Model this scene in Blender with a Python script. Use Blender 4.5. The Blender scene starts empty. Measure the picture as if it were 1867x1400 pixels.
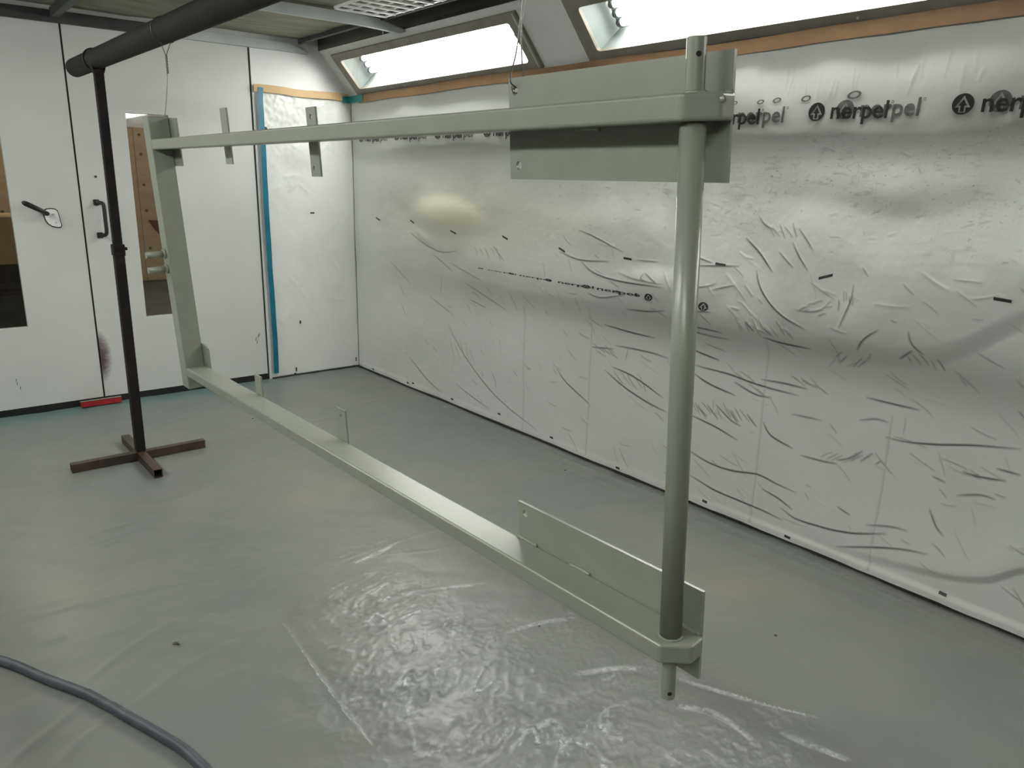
import bpy, bmesh, math, random
import numpy as np
from mathutils import Vector, Matrix

random.seed(7)
rng = np.random.default_rng(11)
SC = bpy.context.scene
COL = SC.collection

# ------------------------------------------------------------------ camera
W, D, HC = 3.062, 5.855, 1.6          # right wall x, back wall y, eye height
XL, YF = -0.95, -1.35                 # left wall x, wall behind the camera
FPX = 1391.0

def _cam_matrix():
    def cd(x, y): return Vector((x - 933.5, -(y - 700.0), -FPX))
    vy = cd(-236, 303).normalized()
    up = (-cd(820, 5900)).normalized()
    vx = vy.cross(up).normalized()
    up = vx.cross(vy)
    return Matrix((vx, vy, up))
RC = _cam_matrix()
cam_data = bpy.data.cameras.new('camera')
cam_data.sensor_fit = 'HORIZONTAL'
cam_data.sensor_width = 36.0
cam_data.lens = FPX / 1867.0 * 36.0
cam_data.clip_start = 0.02
cam = bpy.data.objects.new('camera', cam_data)
COL.objects.link(cam)
cam.matrix_world = Matrix.Translation((0, 0, HC)) @ RC.to_4x4()
SC.camera = cam

# ------------------------------------------------------------------ world, exposure
wd = bpy.data.worlds.new('world'); SC.world = wd
wd.use_nodes = True
wd.node_tree.nodes['Background'].inputs[0].default_value = (0.75, 0.8, 0.85, 1)
wd.node_tree.nodes['Background'].inputs[1].default_value = 0.12
SC.view_settings.view_transform = 'Standard'
SC.view_settings.look = 'None'
SC.view_settings.gamma = 1.0
SC.view_settings.use_curve_mapping = False
SC.view_settings.exposure = -0.28
TUBE_STRENGTH = 52.0
HALL_STRENGTH = 130.0
SC.cycles.use_denoising = True
SC.cycles.max_bounces = 8
SC.cycles.diffuse_bounces = 5
SC.cycles.sample_clamp_indirect = 6.0

# ------------------------------------------------------------------ measuring helper
def ray(x, y):
    d = RC @ Vector((x - 933.5, -(y - 700.0), -FPX))
    return d.normalized()
def on_x(x, y, X=W):
    d = ray(x, y); t = X / d.x
    return (t * d.y, HC + t * d.z)
def on_y(x, y, Y=D):
    d = ray(x, y); t = Y / d.y
    return (t * d.x, HC + t * d.z)
def on_z(x, y, Z=0.0):
    d = ray(x, y); t = (Z - HC) / d.z
    return (t * d.x, t * d.y)

# ------------------------------------------------------------------ materials
def s2l(c):
    c = c / 255.0
    return c / 12.92 if c <= 0.04045 else ((c + 0.055) / 1.055) ** 2.4
def rgb(r, g, b): return (s2l(r), s2l(g), s2l(b), 1.0)

class NT:
    def __init__(self, name):
        self.m = bpy.data.materials.new(name); self.m.use_nodes = True
        self.t = self.m.node_tree; self.t.nodes.clear()
        self.out = self.n('ShaderNodeOutputMaterial')
    def n(self, k, **kw):
        nd = self.t.nodes.new(k)
        for a, v in kw.items(): setattr(nd, a, v)
        return nd
    def l(self, a, b): self.t.links.new(a, b)
    def pos(self, scale=(1, 1, 1)):
        tc = self.n('ShaderNodeTexCoord'); mp = self.n('ShaderNodeMapping')
        mp.inputs['Scale'].default_value = scale
        self.l(tc.outputs['Object'], mp.inputs['Vector'])
        return mp.outputs['Vector']
    def noise(self, vec, scale, detail=4, rough=0.55, dist=0.0):
        nn = self.n('ShaderNodeTexNoise')
        nn.inputs['Scale'].default_value = scale; nn.inputs['Detail'].default_value = detail
        nn.inputs['Roughness'].default_value = rough; nn.inputs['Distortion'].default_value = dist
        self.l(vec, nn.inputs['Vector']); return nn.outputs['Fac']
    def ramp(self, fac, stops):
        r = self.n('ShaderNodeValToRGB'); e = r.color_ramp.elements
        while len(e) < len(stops): e.new(0.5)
        for i, (p, c) in enumerate(stops):
            e[i].position = p
            e[i].color = c if len(c) == 4 else (*c, 1)
        self.l(fac, r.inputs['Fac']); return r.outputs['Color']
    def mix(self, fac, a, b):
        mx = self.n('ShaderNodeMix', data_type='RGBA')
        for s, v in ((mx.inputs[0], fac), (mx.inputs[6], a), (mx.inputs[7], b)):
            if hasattr(v, 'is_linked') or hasattr(v, 'links'): self.l(v, s)
            else: s.default_value = v
        return mx.outputs[2]
    def math(self, op, a, b=0.0):
        nd = self.n('ShaderNodeMath', operation=op)
        for s, v in ((nd.inputs[0], a), (nd.inputs[1], b)):
            if hasattr(v, 'links'): self.l(v, s)
            else: s.default_value = v
        return nd.outputs[0]
    def attr(self, name):
        a = self.n('ShaderNodeAttribute'); a.attribute_name = name; return a.outputs['Fac']
    def bsdf(self, color, rough=0.5, metal=0.0, spec=0.5, normal=None, coat=0.0):
        p = self.n('ShaderNodeBsdfPrincipled')
        for s, v in ((p.inputs['Base Color'], color), (p.inputs['Roughness'], rough)):
            if hasattr(v, 'links'): self.l(v, s)
            else: s.default_value = v
        p.inputs['Metallic'].default_value = metal
        p.inputs['Specular IOR Level'].default_value = spec
        p.inputs['Coat Weight'].default_value = coat
        if normal is not None: self.l(normal, p.inputs['Normal'])
        self.l(p.outputs[0], self.out.inputs['Surface'])
        return p
    def bump(self, h, strength=0.3, dist=0.01):
        b = self.n('ShaderNodeBump')
        b.inputs['Strength'].default_value = strength; b.inputs['Distance'].default_value = dist
        self.l(h, b.inputs['Height']); return b.outputs['Normal']

def m_noise(name, c1, c2, scale=6, rough=0.5, metal=0.0, bump=0.0, stretch=(1, 1, 1), spec=0.5, bdist=0.004, lo=0.35, hi=0.65):
    t = NT(name); v = t.pos(stretch)
    f = t.noise(v, scale, 5)
    c = t.ramp(f, [(lo, c1), (hi, c2)])
    nrm = t.bump(t.noise(v, scale * 9, 3), bump, bdist) if bump else None
    t.bsdf(c, rough, metal, spec, nrm)
    return t.m

M = {}
M['paint'] = m_noise('frame_paint', rgb(129, 134, 122), rgb(134, 139, 127), 14, 0.30, bump=0.06, bdist=0.001)
M['door'] = m_noise('door_white', rgb(196, 199, 195), rgb(204, 206, 202), 1.6, 0.42)
M['wall'] = m_noise('wall_white', rgb(212, 215, 213), rgb(222, 224, 222), 1.6, 0.45)
M['cove'] = m_noise('cove_white', rgb(200, 203, 200), rgb(212, 214, 211), 3, 0.42)
M['unseen_left'] = m_noise('wall_grey_film', rgb(150, 152, 148), rgb(164, 166, 162), 1.6, 0.5)
M['unseen_front'] = m_noise('wall_dark_grey', rgb(84, 85, 82), rgb(98, 99, 96), 1.6, 0.6)
M['seal'] = m_noise('rubber_seal', rgb(34, 35, 33), rgb(48, 48, 45), 9, 0.7)
M['black'] = m_noise('black_plastic', rgb(20, 20, 20), rgb(34, 33, 32), 20, 0.45)
M['bezel'] = m_noise('fixture_bezel', rgb(116, 110, 100), rgb(132, 126, 115), 8, 0.5)
M['rust'] = m_noise('rusty_steel', rgb(44, 35, 32), rgb(72, 55, 44), 9, 0.5, metal=0.0, bump=0.15, bdist=0.002)
M['dark_steel'] = m_noise('dark_post_steel', rgb(18, 15, 16), rgb(34, 26, 25), 7, 0.8, spec=0.3)
M['pipe'] = m_noise('scaffold_pipe', rgb(22, 21, 18), rgb(34, 32, 27), 5, 0.8, spec=0.35, bump=0.12, bdist=0.002)
M['wire'] = m_noise('wire', rgb(92, 92, 90), rgb(120, 120, 118), 30, 0.4, metal=0.8)
M['bar_dark'] = m_noise('ceiling_bar_dark', rgb(60, 64, 62), rgb(74, 78, 75), 4, 0.5, metal=0.3)
M['bar'] = m_noise('ceiling_bar', rgb(168, 174, 174), rgb(186, 191, 190), 4, 0.45)
M['filter'] = m_noise('ceiling_filter', rgb(124, 123, 110), rgb(150, 147, 132), 3, 0.95, bump=0.5, stretch=(1, 4, 1), bdist=0.01)
M['dark_void'] = m_noise('plenum_dark', rgb(70, 72, 66), rgb(84, 85, 78), 2, 0.9)
M['grille_lit'] = m_noise('lit_grille_white', rgb(222, 225, 225), rgb(232, 234, 234), 10, 0.4)
M['tape_tan'] = m_noise('tan_tape', rgb(184, 152, 106), rgb(196, 164, 118), 5, 0.5)
M['tape_tan_shaded'] = m_noise('tan_tape_shaded', rgb(124, 94, 60), rgb(138, 106, 70), 5, 0.5)  # same tape as the tan one, bezel shade put into a darker colour
M['tape_blue'] = m_noise('blue_tape', rgb(0, 96, 118), rgb(6, 110, 132), 6, 0.4)
M['tape_teal'] = m_noise('teal_tape', rgb(14, 108, 110), rgb(24, 124, 124), 6, 0.4)
M['print'] = m_noise('film_print_black', rgb(38, 36, 36), rgb(52, 50, 49), 60, 0.45)
M['print_grey'] = m_noise('film_print_grey', rgb(92, 92, 90), rgb(120, 120, 117), 60, 0.45)
M['hose'] = m_noise('hose_rubber', rgb(56, 62, 68), rgb(72, 78, 84), 20, 0.5)
M['red'] = m_noise('red_painted', rgb(138, 26, 30), rgb(164, 38, 42), 12, 0.45)
M['reflector'] = m_noise('lamp_reflector', rgb(118, 126, 124), rgb(130, 137, 135), 6, 0.35)
M['white_metal'] = m_noise('white_metal', rgb(224, 226, 224), rgb(232, 233, 231), 10, 0.35)
M['hall_board'] = m_noise('hall_board', rgb(188, 164, 126), rgb(204, 180, 140), 2.2, 0.6, stretch=(1, 1, 6))
M['hall_white'] = m_noise('hall_white', rgb(228, 228, 224), rgb(236, 236, 232), 2, 0.6)
M['hall_floor'] = m_noise('hall_floor', rgb(88, 84, 84), rgb(104, 98, 96), 3, 0.6)
M['carton'] = m_noise('carton', rgb(196, 158, 104), rgb(210, 174, 122), 5, 0.7)
M['carton_dark'] = m_noise('carton_dark', rgb(112, 82, 52), rgb(136, 102, 68), 5, 0.7)
M['pallet'] = m_noise('pallet_wood', rgb(52, 42, 30), rgb(74, 60, 42), 7, 0.8)
M['screw'] = m_noise('screw_dark', rgb(110, 84, 56), rgb(124, 96, 66), 30, 0.5)
M['flag_brown'] = m_noise('brown_cloth', rgb(92, 48, 28), rgb(112, 60, 36), 10, 0.8)
M['scrap'] = m_noise('scrap_dark', rgb(40, 38, 34), rgb(86, 82, 74), 80, 0.6)

def m_emit(name, col, s):
    t = NT(name); e = t.n('ShaderNodeEmission')
    e.inputs[0].default_value = col; e.inputs[1].default_value = s
    t.l(e.outputs[0], t.out.inputs['Surface']); return t.m
M['tube'] = m_emit('fluorescent_tube', (1.0, 0.985, 0.945, 1), TUBE_STRENGTH)
M['hall_fill_lamp'] = m_emit('hall_fill_lamp', (1.0, 0.9, 0.74, 1), HALL_STRENGTH)

def m_glass(name, refl=0.06, tint=(0.975, 0.98, 0.975, 1), rough=0.02):
    t = NT(name)
    tr = t.n('ShaderNodeBsdfTransparent'); tr.inputs[0].default_value = tint
    gl = t.n('ShaderNodeBsdfGlossy'); gl.inputs['Roughness'].default_value = rough
    mx = t.n('ShaderNodeMixShader'); lw = t.n('ShaderNodeLayerWeight'); lw.inputs[0].default_value = 0.5
    fr = t.math('ADD', t.math('MULTIPLY', t.math('POWER', lw.outputs['Facing'], 5.0), 0.9), 0.04)
    t.l(fr, mx.inputs[0]); t.l(tr.outputs[0], mx.inputs[1]); t.l(gl.outputs[0], mx.inputs[2])
    t.l(mx.outputs[0], t.out.inputs['Surface']); return t.m
M['glass'] = m_glass('pane_glass')

def m_film():
    t = NT('masking_film'); v = t.pos()
    base = t.ramp(t.noise(v, 1.3, 4), [(0.3, rgb(212, 215, 210)), (0.7, rgb(224, 226, 223))])
    # yellowish overspray haze and dirt of the film itself
    base = t.mix(t.math('MULTIPLY', t.attr('haze'), 0.8), base, rgb(212, 208, 178))
    spk = t.ramp(t.noise(t.pos((1, 1, 1.6)), 46, 4, 0.7), [(0.60, (0, 0, 0)), (0.72, (1, 1, 1))])
    spk = t.math('MULTIPLY', spk, t.attr('speck'))
    base = t.mix(t.math('MULTIPLY', spk, 0.85), base, rgb(84, 86, 82))
    stk = t.ramp(t.noise(t.pos((1, 12, 46)), 1.0, 5, 0.7, 0.6), [(0.52, (0, 0, 0)), (0.68, (1, 1, 1))])
    base = t.mix(t.math('MULTIPLY', t.math('MULTIPLY', stk, t.attr('speck')), 0.42), base, rgb(120, 122, 117))
    vst = t.ramp(t.noise(t.pos((1, 60, 5)), 1.0, 4, 0.7, 0.4), [(0.58, (0, 0, 0)), (0.72, (1, 1, 1))])
    base = t.mix(t.math('MULTIPLY', t.math('MULTIPLY', vst, t.attr('speck')), 0.25), base, rgb(130, 132, 128))
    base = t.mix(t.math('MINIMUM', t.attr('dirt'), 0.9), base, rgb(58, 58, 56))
    h = t.noise(t.pos((1, 1, 1)), 34, 4, 0.6, 0.6)
    t.bsdf(base, 0.34, 0, 0.5, t.bump(h, 0.05, 0.005))
    return t.m
M['film'] = m_film()

def m_floor():
    t = NT('floor_film'); v = t.pos()
    base = t.ramp(t.noise(v, 0.9, 5), [(0.32, rgb(107, 112, 109)), (0.55, rgb(117, 120, 114)), (0.72, rgb(128, 125, 114))])
    base = t.mix(t.math('MULTIPLY', t.attr('haze'), 0.6), base, rgb(84, 122, 124))
    base = t.mix(t.math('MINIMUM', t.attr('dirt'), 0.9), base, rgb(70, 72, 70))
    cr = t.attr('crinkle')
    vd = t.pos((1.0, 1.0, 1.0))
    nn = t.noise(vd, 26, 5, 0.62, 1.2)
    n2 = t.noise(t.pos((3.0, 0.9, 1)), 7, 4, 0.6, 0.8)
    h = t.math('ADD', t.math('MULTIPLY', nn, t.math('ADD', t.math('MULTIPLY', cr, 0.4), 0.05)), t.math('MULTIPLY', n2, 0.12))
    rough = 0.34
    t.bsdf(base, rough, 0, 0.32, t.bump(h, 0.30, 0.02))
    return t.m
M['floor'] = m_floor()

def m_door_stained():
    t = NT('door_white_stained'); tc = t.n('ShaderNodeTexCoord')
    base = t.ramp(t.noise(t.pos(), 1.6, 5), [(0.35, rgb(196, 199, 195)), (0.65, rgb(204, 206, 202))])
    sx = t.n('ShaderNodeSeparateXYZ'); t.l(tc.outputs['Object'], sx.inputs[0])
    # maroon overspray patch by the lower hinge-side edge of this leaf
    zz = t.math('DIVIDE', t.math('SUBTRACT', sx.outputs[2], 0.34), 0.19)
    xx = t.math('DIVIDE', t.math('SUBTRACT', sx.outputs[0], 1.055), 0.075)
    r2 = t.math('ADD', t.math('MULTIPLY', zz, zz), t.math('MULTIPLY', xx, xx))
    nz = t.noise(t.pos((1, 1, 2.5)), 22, 5, 0.65, 0.5)
    f = t.math('SUBTRACT', t.math('ADD', nz, 0.62), r2)
    f = t.ramp(f, [(0.02, (0, 0, 0)), (1.0, (.92, .92, .92))])
    base = t.mix(f, base, rgb(74, 36, 46))
    t.bsdf(base, 0.42)
    return t.m
M['door_stained'] = m_door_stained()

# ------------------------------------------------------------------ mesh helpers
def obj(name, me, mat, parent=None, smooth=False):
    if isinstance(me, bmesh.types.BMesh):
        bm = me
        bmesh.ops.recalc_face_normals(bm, faces=bm.faces)
        me = bpy.data.meshes.new(name); bm.to_mesh(me); bm.free()
    o = bpy.data.objects.new(name, me); COL.objects.link(o)
    if mat is not None:
        me.materials.clear(); me.materials.append(M[mat] if isinstance(mat, str) else mat)
    if smooth:
        me.polygons.foreach_set('use_smooth', [True] * len(me.polygons))
    if parent is not None: o.parent = parent
    return o
def tag(o, label=None, cat=None, group=None, kind=None):
    if label: o['label'] = label
    if cat: o['category'] = cat
    if group: o['group'] = group
    if kind: o['kind'] = kind
    return o
def empty(name, loc=(0, 0, 0), rot=None):
    o = bpy.data.objects.new(name, None); COL.objects.link(o)
    o.location = loc; o.empty_display_size = 0.1
    if rot is not None: o.rotation_euler = rot
    return o
def BM(): return bmesh.new()
def box(bm, a, b, bev=0.0, seg=1):
    a = Vector(a); b = Vector(b)
    r = bmesh.ops.create_cube(bm, size=1.0)
    vs = r['verts']
    for v in vs:
        v.co = Vector(((a[i] + b[i]) / 2 + v.co[i] * (b[i] - a[i])) for i in range(3)) if False else Vector([(a[i] + b[i]) / 2 + v.co[i] * (b[i] - a[i]) for i in range(3)])
    if bev > 0:
        es = list({e for v in vs for e in v.link_edges})
        bmesh.ops.bevel(bm, geom=es, offset=bev, segments=seg, affect='EDGES', profile=0.5)
    return bm
def cyl(bm, p, q, r, n=20, r2=None, caps=True):
    p = Vector(p); q = Vector(q); r2 = r if r2 is None else r2
    z = (q - p).normalized()
    x = z.orthogonal().normalized(); y = z.cross(x)
    A = []; B = []
    for i in range(n):
        a = 2 * math.pi * i / n
        d = x * math.cos(a) + y * math.sin(a)
        A.append(bm.verts.new(p + d * r)); B.append(bm.verts.new(q + d * r2))
    for i in range(n):
        j = (i + 1) % n
        f = bm.faces.new((A[i], A[j], B[j], B[i])); f.smooth = True
    if caps:
        bm.faces.new(A[::-1]); bm.faces.new(B)
    return bm
def tube(bm, pts, r, n=10, rf=None):
    pts = [Vector(p) for p in pts]
    prev = None; rings = []
    x = None
    for i, p in enumerate(pts):
        t = (pts[min(i + 1, len(pts) - 1)] - pts[max(i - 1, 0)]).normalized()
        if x is None: x = t.orthogonal().normalized()
        else: x = (x - t * x.dot(t)).normalized()
        y = t.cross(x); rr = rf(i) if rf else r
        rings.append([bm.verts.new(p + (x * math.cos(2 * math.pi * k / n) + y * math.sin(2 * math.pi * k / n)) * rr) for k in range(n)])
    for a, b in zip(rings, rings[1:]):
        for k in range(n):
            j = (k + 1) % n
            f = bm.faces.new((a[k], a[j], b[j], b[k])); f.smooth = True
    bm.faces.new(rings[0][::-1]); bm.faces.new(rings[-1])
    return bm
def spline(ctrl, n=8):
    P = [Vector(c) for c in ctrl]; P = [2 * P[0] - P[1]] + P + [2 * P[-1] - P[-2]]
    out = []
    for i in range(1, len(P) - 2):
        for k in range(n):
            t = k / n
            out.append(0.5 * ((2 * P[i]) + (P[i + 1] - P[i - 1]) * t + (2 * P[i - 1] - 5 * P[i] + 4 * P[i + 1] - P[i + 2]) * t * t + (3 * P[i] - P[i - 1] - 3 * P[i + 1] + P[i + 2]) * t ** 3))
    out.append(P[-2]); return out
def plate(bm, outer, holes, to3, thick, axis):
    """flat polygon with round holes, extruded by the vector axis*thick; to3 maps 2D -> 3D"""
    edges = []
    for loop in [outer] + holes:
        vs = [bm.verts.new(to3(*p)) for p in loop]
        edges += [bm.edges.new((vs[i], vs[(i + 1) % len(vs)])) for i in range(len(vs))]
    r = bmesh.ops.triangle_fill(bm, use_beauty=True, use_dissolve=False, edges=edges)
    fs = [g for g in r['geom'] if isinstance(g, bmesh.types.BMFace)]
    e = bmesh.ops.extrude_face_region(bm, geom=fs)
    vs = [g for g in e['geom'] if isinstance(g, bmesh.types.BMVert)]
    bmesh.ops.translate(bm, verts=vs, vec=Vector(axis) * thick)
    return bm
def circ(cx, cy, r, n=14): return [(cx + r * math.cos(2 * math.pi * i / n), cy + r * math.sin(2 * math.pi * i / n)) for i in range(n)]
def prism(bm, poly, to3, axis):
    a = [bm.verts.new(to3(*p)) for p in poly]
    b = [bm.verts.new(v.co + Vector(axis)) for v in a]
    n = len(poly)
    bm.faces.new(a[::-1]); bm.faces.new(b)
    for i in range(n): bm.faces.new((a[i], a[(i + 1) % n], b[(i + 1) % n], b[i]))
    return bm
def struct(name, bm, mat, label, cat, parent=None):
    o = obj(name, bm, mat, parent)
    if parent is None: tag(o, label, cat, kind='structure')
    return o

# grid noise by filtered white noise
def fnoise(shape, cells, seed, aniso=(1.0, 1.0), rot=0.0):
    r = np.random.default_rng(seed); n = r.standard_normal(shape)
    fy = np.fft.fftfreq(shape[0])[:, None] * shape[0] / cells[0]
    fx = np.fft.fftfreq(shape[1])[None, :] * shape[1] / cells[1]
    fy, fx = (fy * math.cos(rot) + fx * math.sin(rot)) * aniso[0], (-fy * math.sin(rot) + fx * math.cos(rot)) * aniso[1]
    g = np.exp(-(fy ** 2 + fx ** 2))
    o = np.real(np.fft.ifft2(np.fft.fft2(n) * g)); return o / o.std()
def sstep(x): x = np.clip(x, 0, 1); return x * x * (3 - 2 * x)

class Sheet:
    """height field h over non-uniform axes u (rows) and v (cols) with folds, and point attributes"""
    def __init__(self, u, v):
        self.u, self.v = u, v
        self.U, self.V = np.meshgrid(u, v, indexing='ij')
        self.h = np.zeros(self.U.shape); self.a = {}
        for k in ('dirt', 'haze', 'speck', 'crinkle'): self.a[k] = np.zeros(self.U.shape)
    def crease(self, pts, A=0.006, w=0.007, dirt=0.0, dw=0.004, taper=True, side=0.0):
        pts = np.array([[p[0], p[1]] for p in pts]); m = 5 * max(w, dw) + abs(side)
        i0, i1 = np.searchsorted(self.u, [pts[:, 0].min() - m, pts[:, 0].max() + m])
        j0, j1 = np.searchsorted(self.v, [pts[:, 1].min() - m, pts[:, 1].max() + m])
        if i1 - i0 < 2 or j1 - j0 < 2: return
        U = self.U[i0:i1, j0:j1]; V = self.V[i0:i1, j0:j1]
        seg = np.diff(pts, axis=0); L = np.hypot(seg[:, 0], seg[:, 1]); tot = L.sum(); acc = 0
        best = np.full(U.shape, 1e9); tt = np.zeros(U.shape); sg = np.zeros(U.shape)
        for k in range(len(seg)):
            if L[k] < 1e-6: continue
            d = seg[k] / L[k]; a = U - pts[k, 0]; b = V - pts[k, 1]
            t = np.clip(a * d[0] + b * d[1], 0, L[k])
            dx = a - t * d[0]; dy = b - t * d[1]; dd = np.hypot(dx, dy)
            msk = dd < best
            best[msk] = dd[msk]; tt[msk] = ((acc + t) / tot)[msk]; sg[msk] = np.sign(d[0] * dy - d[1] * dx)[msk]
            acc += L[k]
        tp = np.sqrt(np.clip(4 * tt * (1 - tt), 0, 1)) if taper else 1.0
        self.h[i0:i1, j0:j1] += A * tp * np.exp(-(best / w) ** 2)
        if dirt: 
            D_ = self.a['dirt'][i0:i1, j0:j1]
            np.maximum(D_, dirt * tp * np.exp(-(best / dw) ** 2), out=D_)
    def at(self, u, v):
        i = np.clip(np.searchsorted(self.u, u) - 1, 0, len(self.u) - 2); j = np.clip(np.searchsorted(self.v, v) - 1, 0, len(self.v) - 2)
        a = np.clip((u - self.u[i]) / (self.u[i + 1] - self.u[i]), 0, 1); b = np.clip((v - self.v[j]) / (self.v[j + 1] - self.v[j]), 0, 1)
        h = self.h
        return (h[i, j] * (1 - a) + h[i + 1, j] * a) * (1 - b) + (h[i, j + 1] * (1 - a) + h[i + 1, j + 1] * a) * b
    def build(self, name, to3, mat, flip=False, parent=None):
        nu, nv = self.U.shape
        P = np.stack(to3(self.U, self.V, self.h), -1).reshape(-1, 3).astype(np.float32)
        idx = np.arange(nu * nv).reshape(nu, nv)
        q = np.stack([idx[:-1, :-1], idx[1:, :-1], idx[1:, 1:], idx[:-1, 1:]], -1).reshape(-1, 4)
        if flip: q = q[:, ::-1]
        me = bpy.data.meshes.new(name)
        me.vertices.add(len(P)); me.vertices.foreach_set('co', P.ravel())
        me.loops.add(q.size); me.loops.foreach_set('vertex_index', q.ravel().astype(np.int32))
        me.polygons.add(len(q)); me.polygons.foreach_set('loop_start', np.arange(0, q.size, 4, dtype=np.int32))
        me.polygons.foreach_set('loop_total', np.full(len(q), 4, np.int32))
        me.update(calc_edges=True)
        me.polygons.foreach_set('use_smooth', np.ones(len(q), bool))
        for k, arr in self.a.items():
            if arr.max() > 0:
                at = me.attributes.new(k, 'FLOAT', 'POINT'); at.data.foreach_set('value', arr.ravel().astype(np.float32))
        return obj(name, me, mat, parent)
def axis_steps(stops):
    """[(position, step), ...] -> increasing coordinates with a step that blends between stops"""
    x = stops[0][0]; out = [x]
    ps = [s[0] for s in stops]; st = [s[1] for s in stops]
    while x < ps[-1]:
        x += float(np.interp(x, ps, st)); out.append(x)
    out[-1] = ps[-1]
    if out[-1] - out[-2] < 1e-4: out.pop(-2)
    return np.array(out)

# ================================================================== STRUCTURE
bm = BM(); box(bm, (XL - .1, YF - .1, -.12), (W + .12, D + .16, -0.02)); struct('floor', bm, 'hall_floor', 'concrete floor of the spray booth under the plastic sheet', 'floor')
bm = BM(); box(bm, (W + .035, YF - .1, -.02), (W + .11, D + .1, 2.23)); struct('wall_right', bm, 'wall', 'long white booth wall hung with masking film', 'wall')
bm = BM(); box(bm, (XL - .1, YF - .1, -.02), (XL, D + .1, 2.23)); struct('wall_left', bm, 'unseen_left', 'unseen grey booth wall opposite the film-covered one', 'wall')
bm = BM(); box(bm, (XL - .1, YF - .1, -.02), (W + .11, YF, 2.9)); struct('wall_front', bm, 'unseen_front', 'unseen dark grey end wall of the booth facing the doors', 'wall')

# back wall: two door leaves with tall windows, fixed panels either side
DF = D + 0.012                         # door face
GAP1, GAP2 = 1.055, 2.256
bm = BM(); box(bm, (GAP2 + .007, D + .004, -.02), (W + .11, D + .09, 2.62)); wb = struct('wall_back', bm, 'wall', 'white end wall panel beside the doors with a taped film', 'wall')
bm = BM(); box(bm, (XL, D + .004, -.02), (-.16, D + .09, 2.62)); obj('side_panel', bm, 'wall', wb)
bm = BM(); box(bm, (-.16, D + .004, 2.545), (GAP2 + .007, D + .09, 2.62)); obj('head_panel', bm, 'wall', wb)

def door(idx, x0, x1, wx0, wx1, wz0, wz1, mat, label):
    root = tag(empty('door_%d' % idx, (x0, DF, 0.0)), label, 'door', kind='structure')
    inv = Vector((x0, DF, 0))
    z0, z1, th = 0.052, 2.54, 0.05
    bm = BM()
    to3 = lambda u, v: Vector((u, DF, v))
    plate(bm, [(x0, z0), (x1, z0), (x1, z1), (x0, z1)], [[(wx0, wz0), (wx1, wz0), (wx1, wz1), (wx0, wz1)]], to3, th, (0, 1, 0))
    leaf = obj('leaf', bm, mat, root)
    leaf.location = -inv
    bm = BM(); box(bm, (wx0 + .0005, DF + .022, wz0 + .0005), (wx1 - .0005, DF + .028, wz1 - .0005)); g = obj('pane', bm, 'glass', root); g.location = -inv
    return root, inv
d1, inv1 = door(1, -.145, GAP1 - .006, .395, .655, .592, 1.965, 'door', 'white booth door leaf with narrow window and latch lever')
d2, inv2 = door(2, GAP1 + .006, GAP2 - .006, 1.386, 1.66, .592, 1.985, 'door_stained', 'white booth door leaf with black pull handle and maroon overspray')
# dark joints between leaves and floor gap (rubber seals)
bm = BM(); box(bm, (GAP1 - .006, DF + .012, .05), (GAP1 + .006, DF + .05, 2.54)); tag(obj('trim_1', bm, 'seal'), 'dark rubber joint between the two door leaves', 'seal', kind='structure')
bm = BM(); box(bm, (GAP2 - .0055, DF + .004, .05), (GAP2 + .0065, DF + .05, 2.54))
tag(obj('trim_2', bm, 'seal'), 'dark rubber joint between right door leaf and fixed panel', 'seal', kind='structure')
bm = BM(); box(bm, (-.16, DF + .006, -.015), (GAP2 + .0065, DF + .05, .051)); tag(obj('trim_3', bm, 'black'), 'black rubber threshold in the gap under the doors', 'threshold', kind='structure')
bm = BM(); box(bm, (GAP2 + .026, D - .012, -.01), (W, D + .004, .014)); tag(obj('baseboard_back', bm, 'seal'), 'thin dark skirting joint under the back wall panel', 'skirting', kind='structure')
bm = BM(); box(bm, (W - .022, YF, -.01), (W + .036, D, .0155)); tag(obj('baseboard_right', bm, 'seal'), 'thin dark skirting joint along the film-covered wall', 'skirting', kind='structure')

# door hardware
def part(name, bm, mat, parent, inv, smooth=False):
    o = obj(name, bm, mat, parent, smooth); o.location = -inv; return o
bm = BM()
hx = 1.178
tube(bm, spline([(1.145, DF, 1.398), (1.155, DF - .03, 1.397), (hx - .004, DF - .055, 1.390), (hx, DF - .060, 1.36), (hx, DF - .060, 1.29), (hx, DF - .060, 1.215), (hx - .006, DF - .055, 1.186), (1.153, DF - .03, 1.180), (1.145, DF, 1.179)], 6), .0125, 10)
ph = part('pull_handle', bm, 'black', d2, inv2)
bm = BM(); box(bm, (1.128, DF - .012, 1.378), (1.165, DF + .001, 1.416), .004)
part('handle_foot', bm, 'black', d2, inv2)
bm = BM(); box(bm, (1.127, DF - .012, 1.160), (1.165, DF + .001, 1.198), .004); part('handle_foot', bm, 'black', d2, inv2)
# latch lever on the left leaf: black grip and a white backplate
bm = BM()
g0, g1 = Vector((.712, DF - .05, 1.402)), Vector((.838, DF - .05, 1.333))
tube(bm, [g0 + (g1 - g0) * t for t in (0, .06, .15, .5, .9, 1)], .015, 12, rf=lambda i: [.006, .013, .017, .016, .014, .008][i])
part('latch_lever', bm, 'black', d1, inv1)
bm = BM(); cyl(bm, (.842, DF - .055, 1.328), (.842, DF - .005, 1.328), .014, 14); part('latch_spindle', bm, 'black', d1, inv1)
bm = BM()
pl = [(.838, 1.345), (.852, 1.352), (.872, 1.354), (.895, 1.352), (.908, 1.340), (.912, 1.315), (.917, 1.275), (.921, 1.249), (.914, 1.240), (.895, 1.240), (.870, 1.247), (.850, 1.262), (.838, 1.285), (.833, 1.312)]
prism(bm, pl, lambda u, v: Vector((u, DF - .014, v)), (0, .0145, 0))
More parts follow.
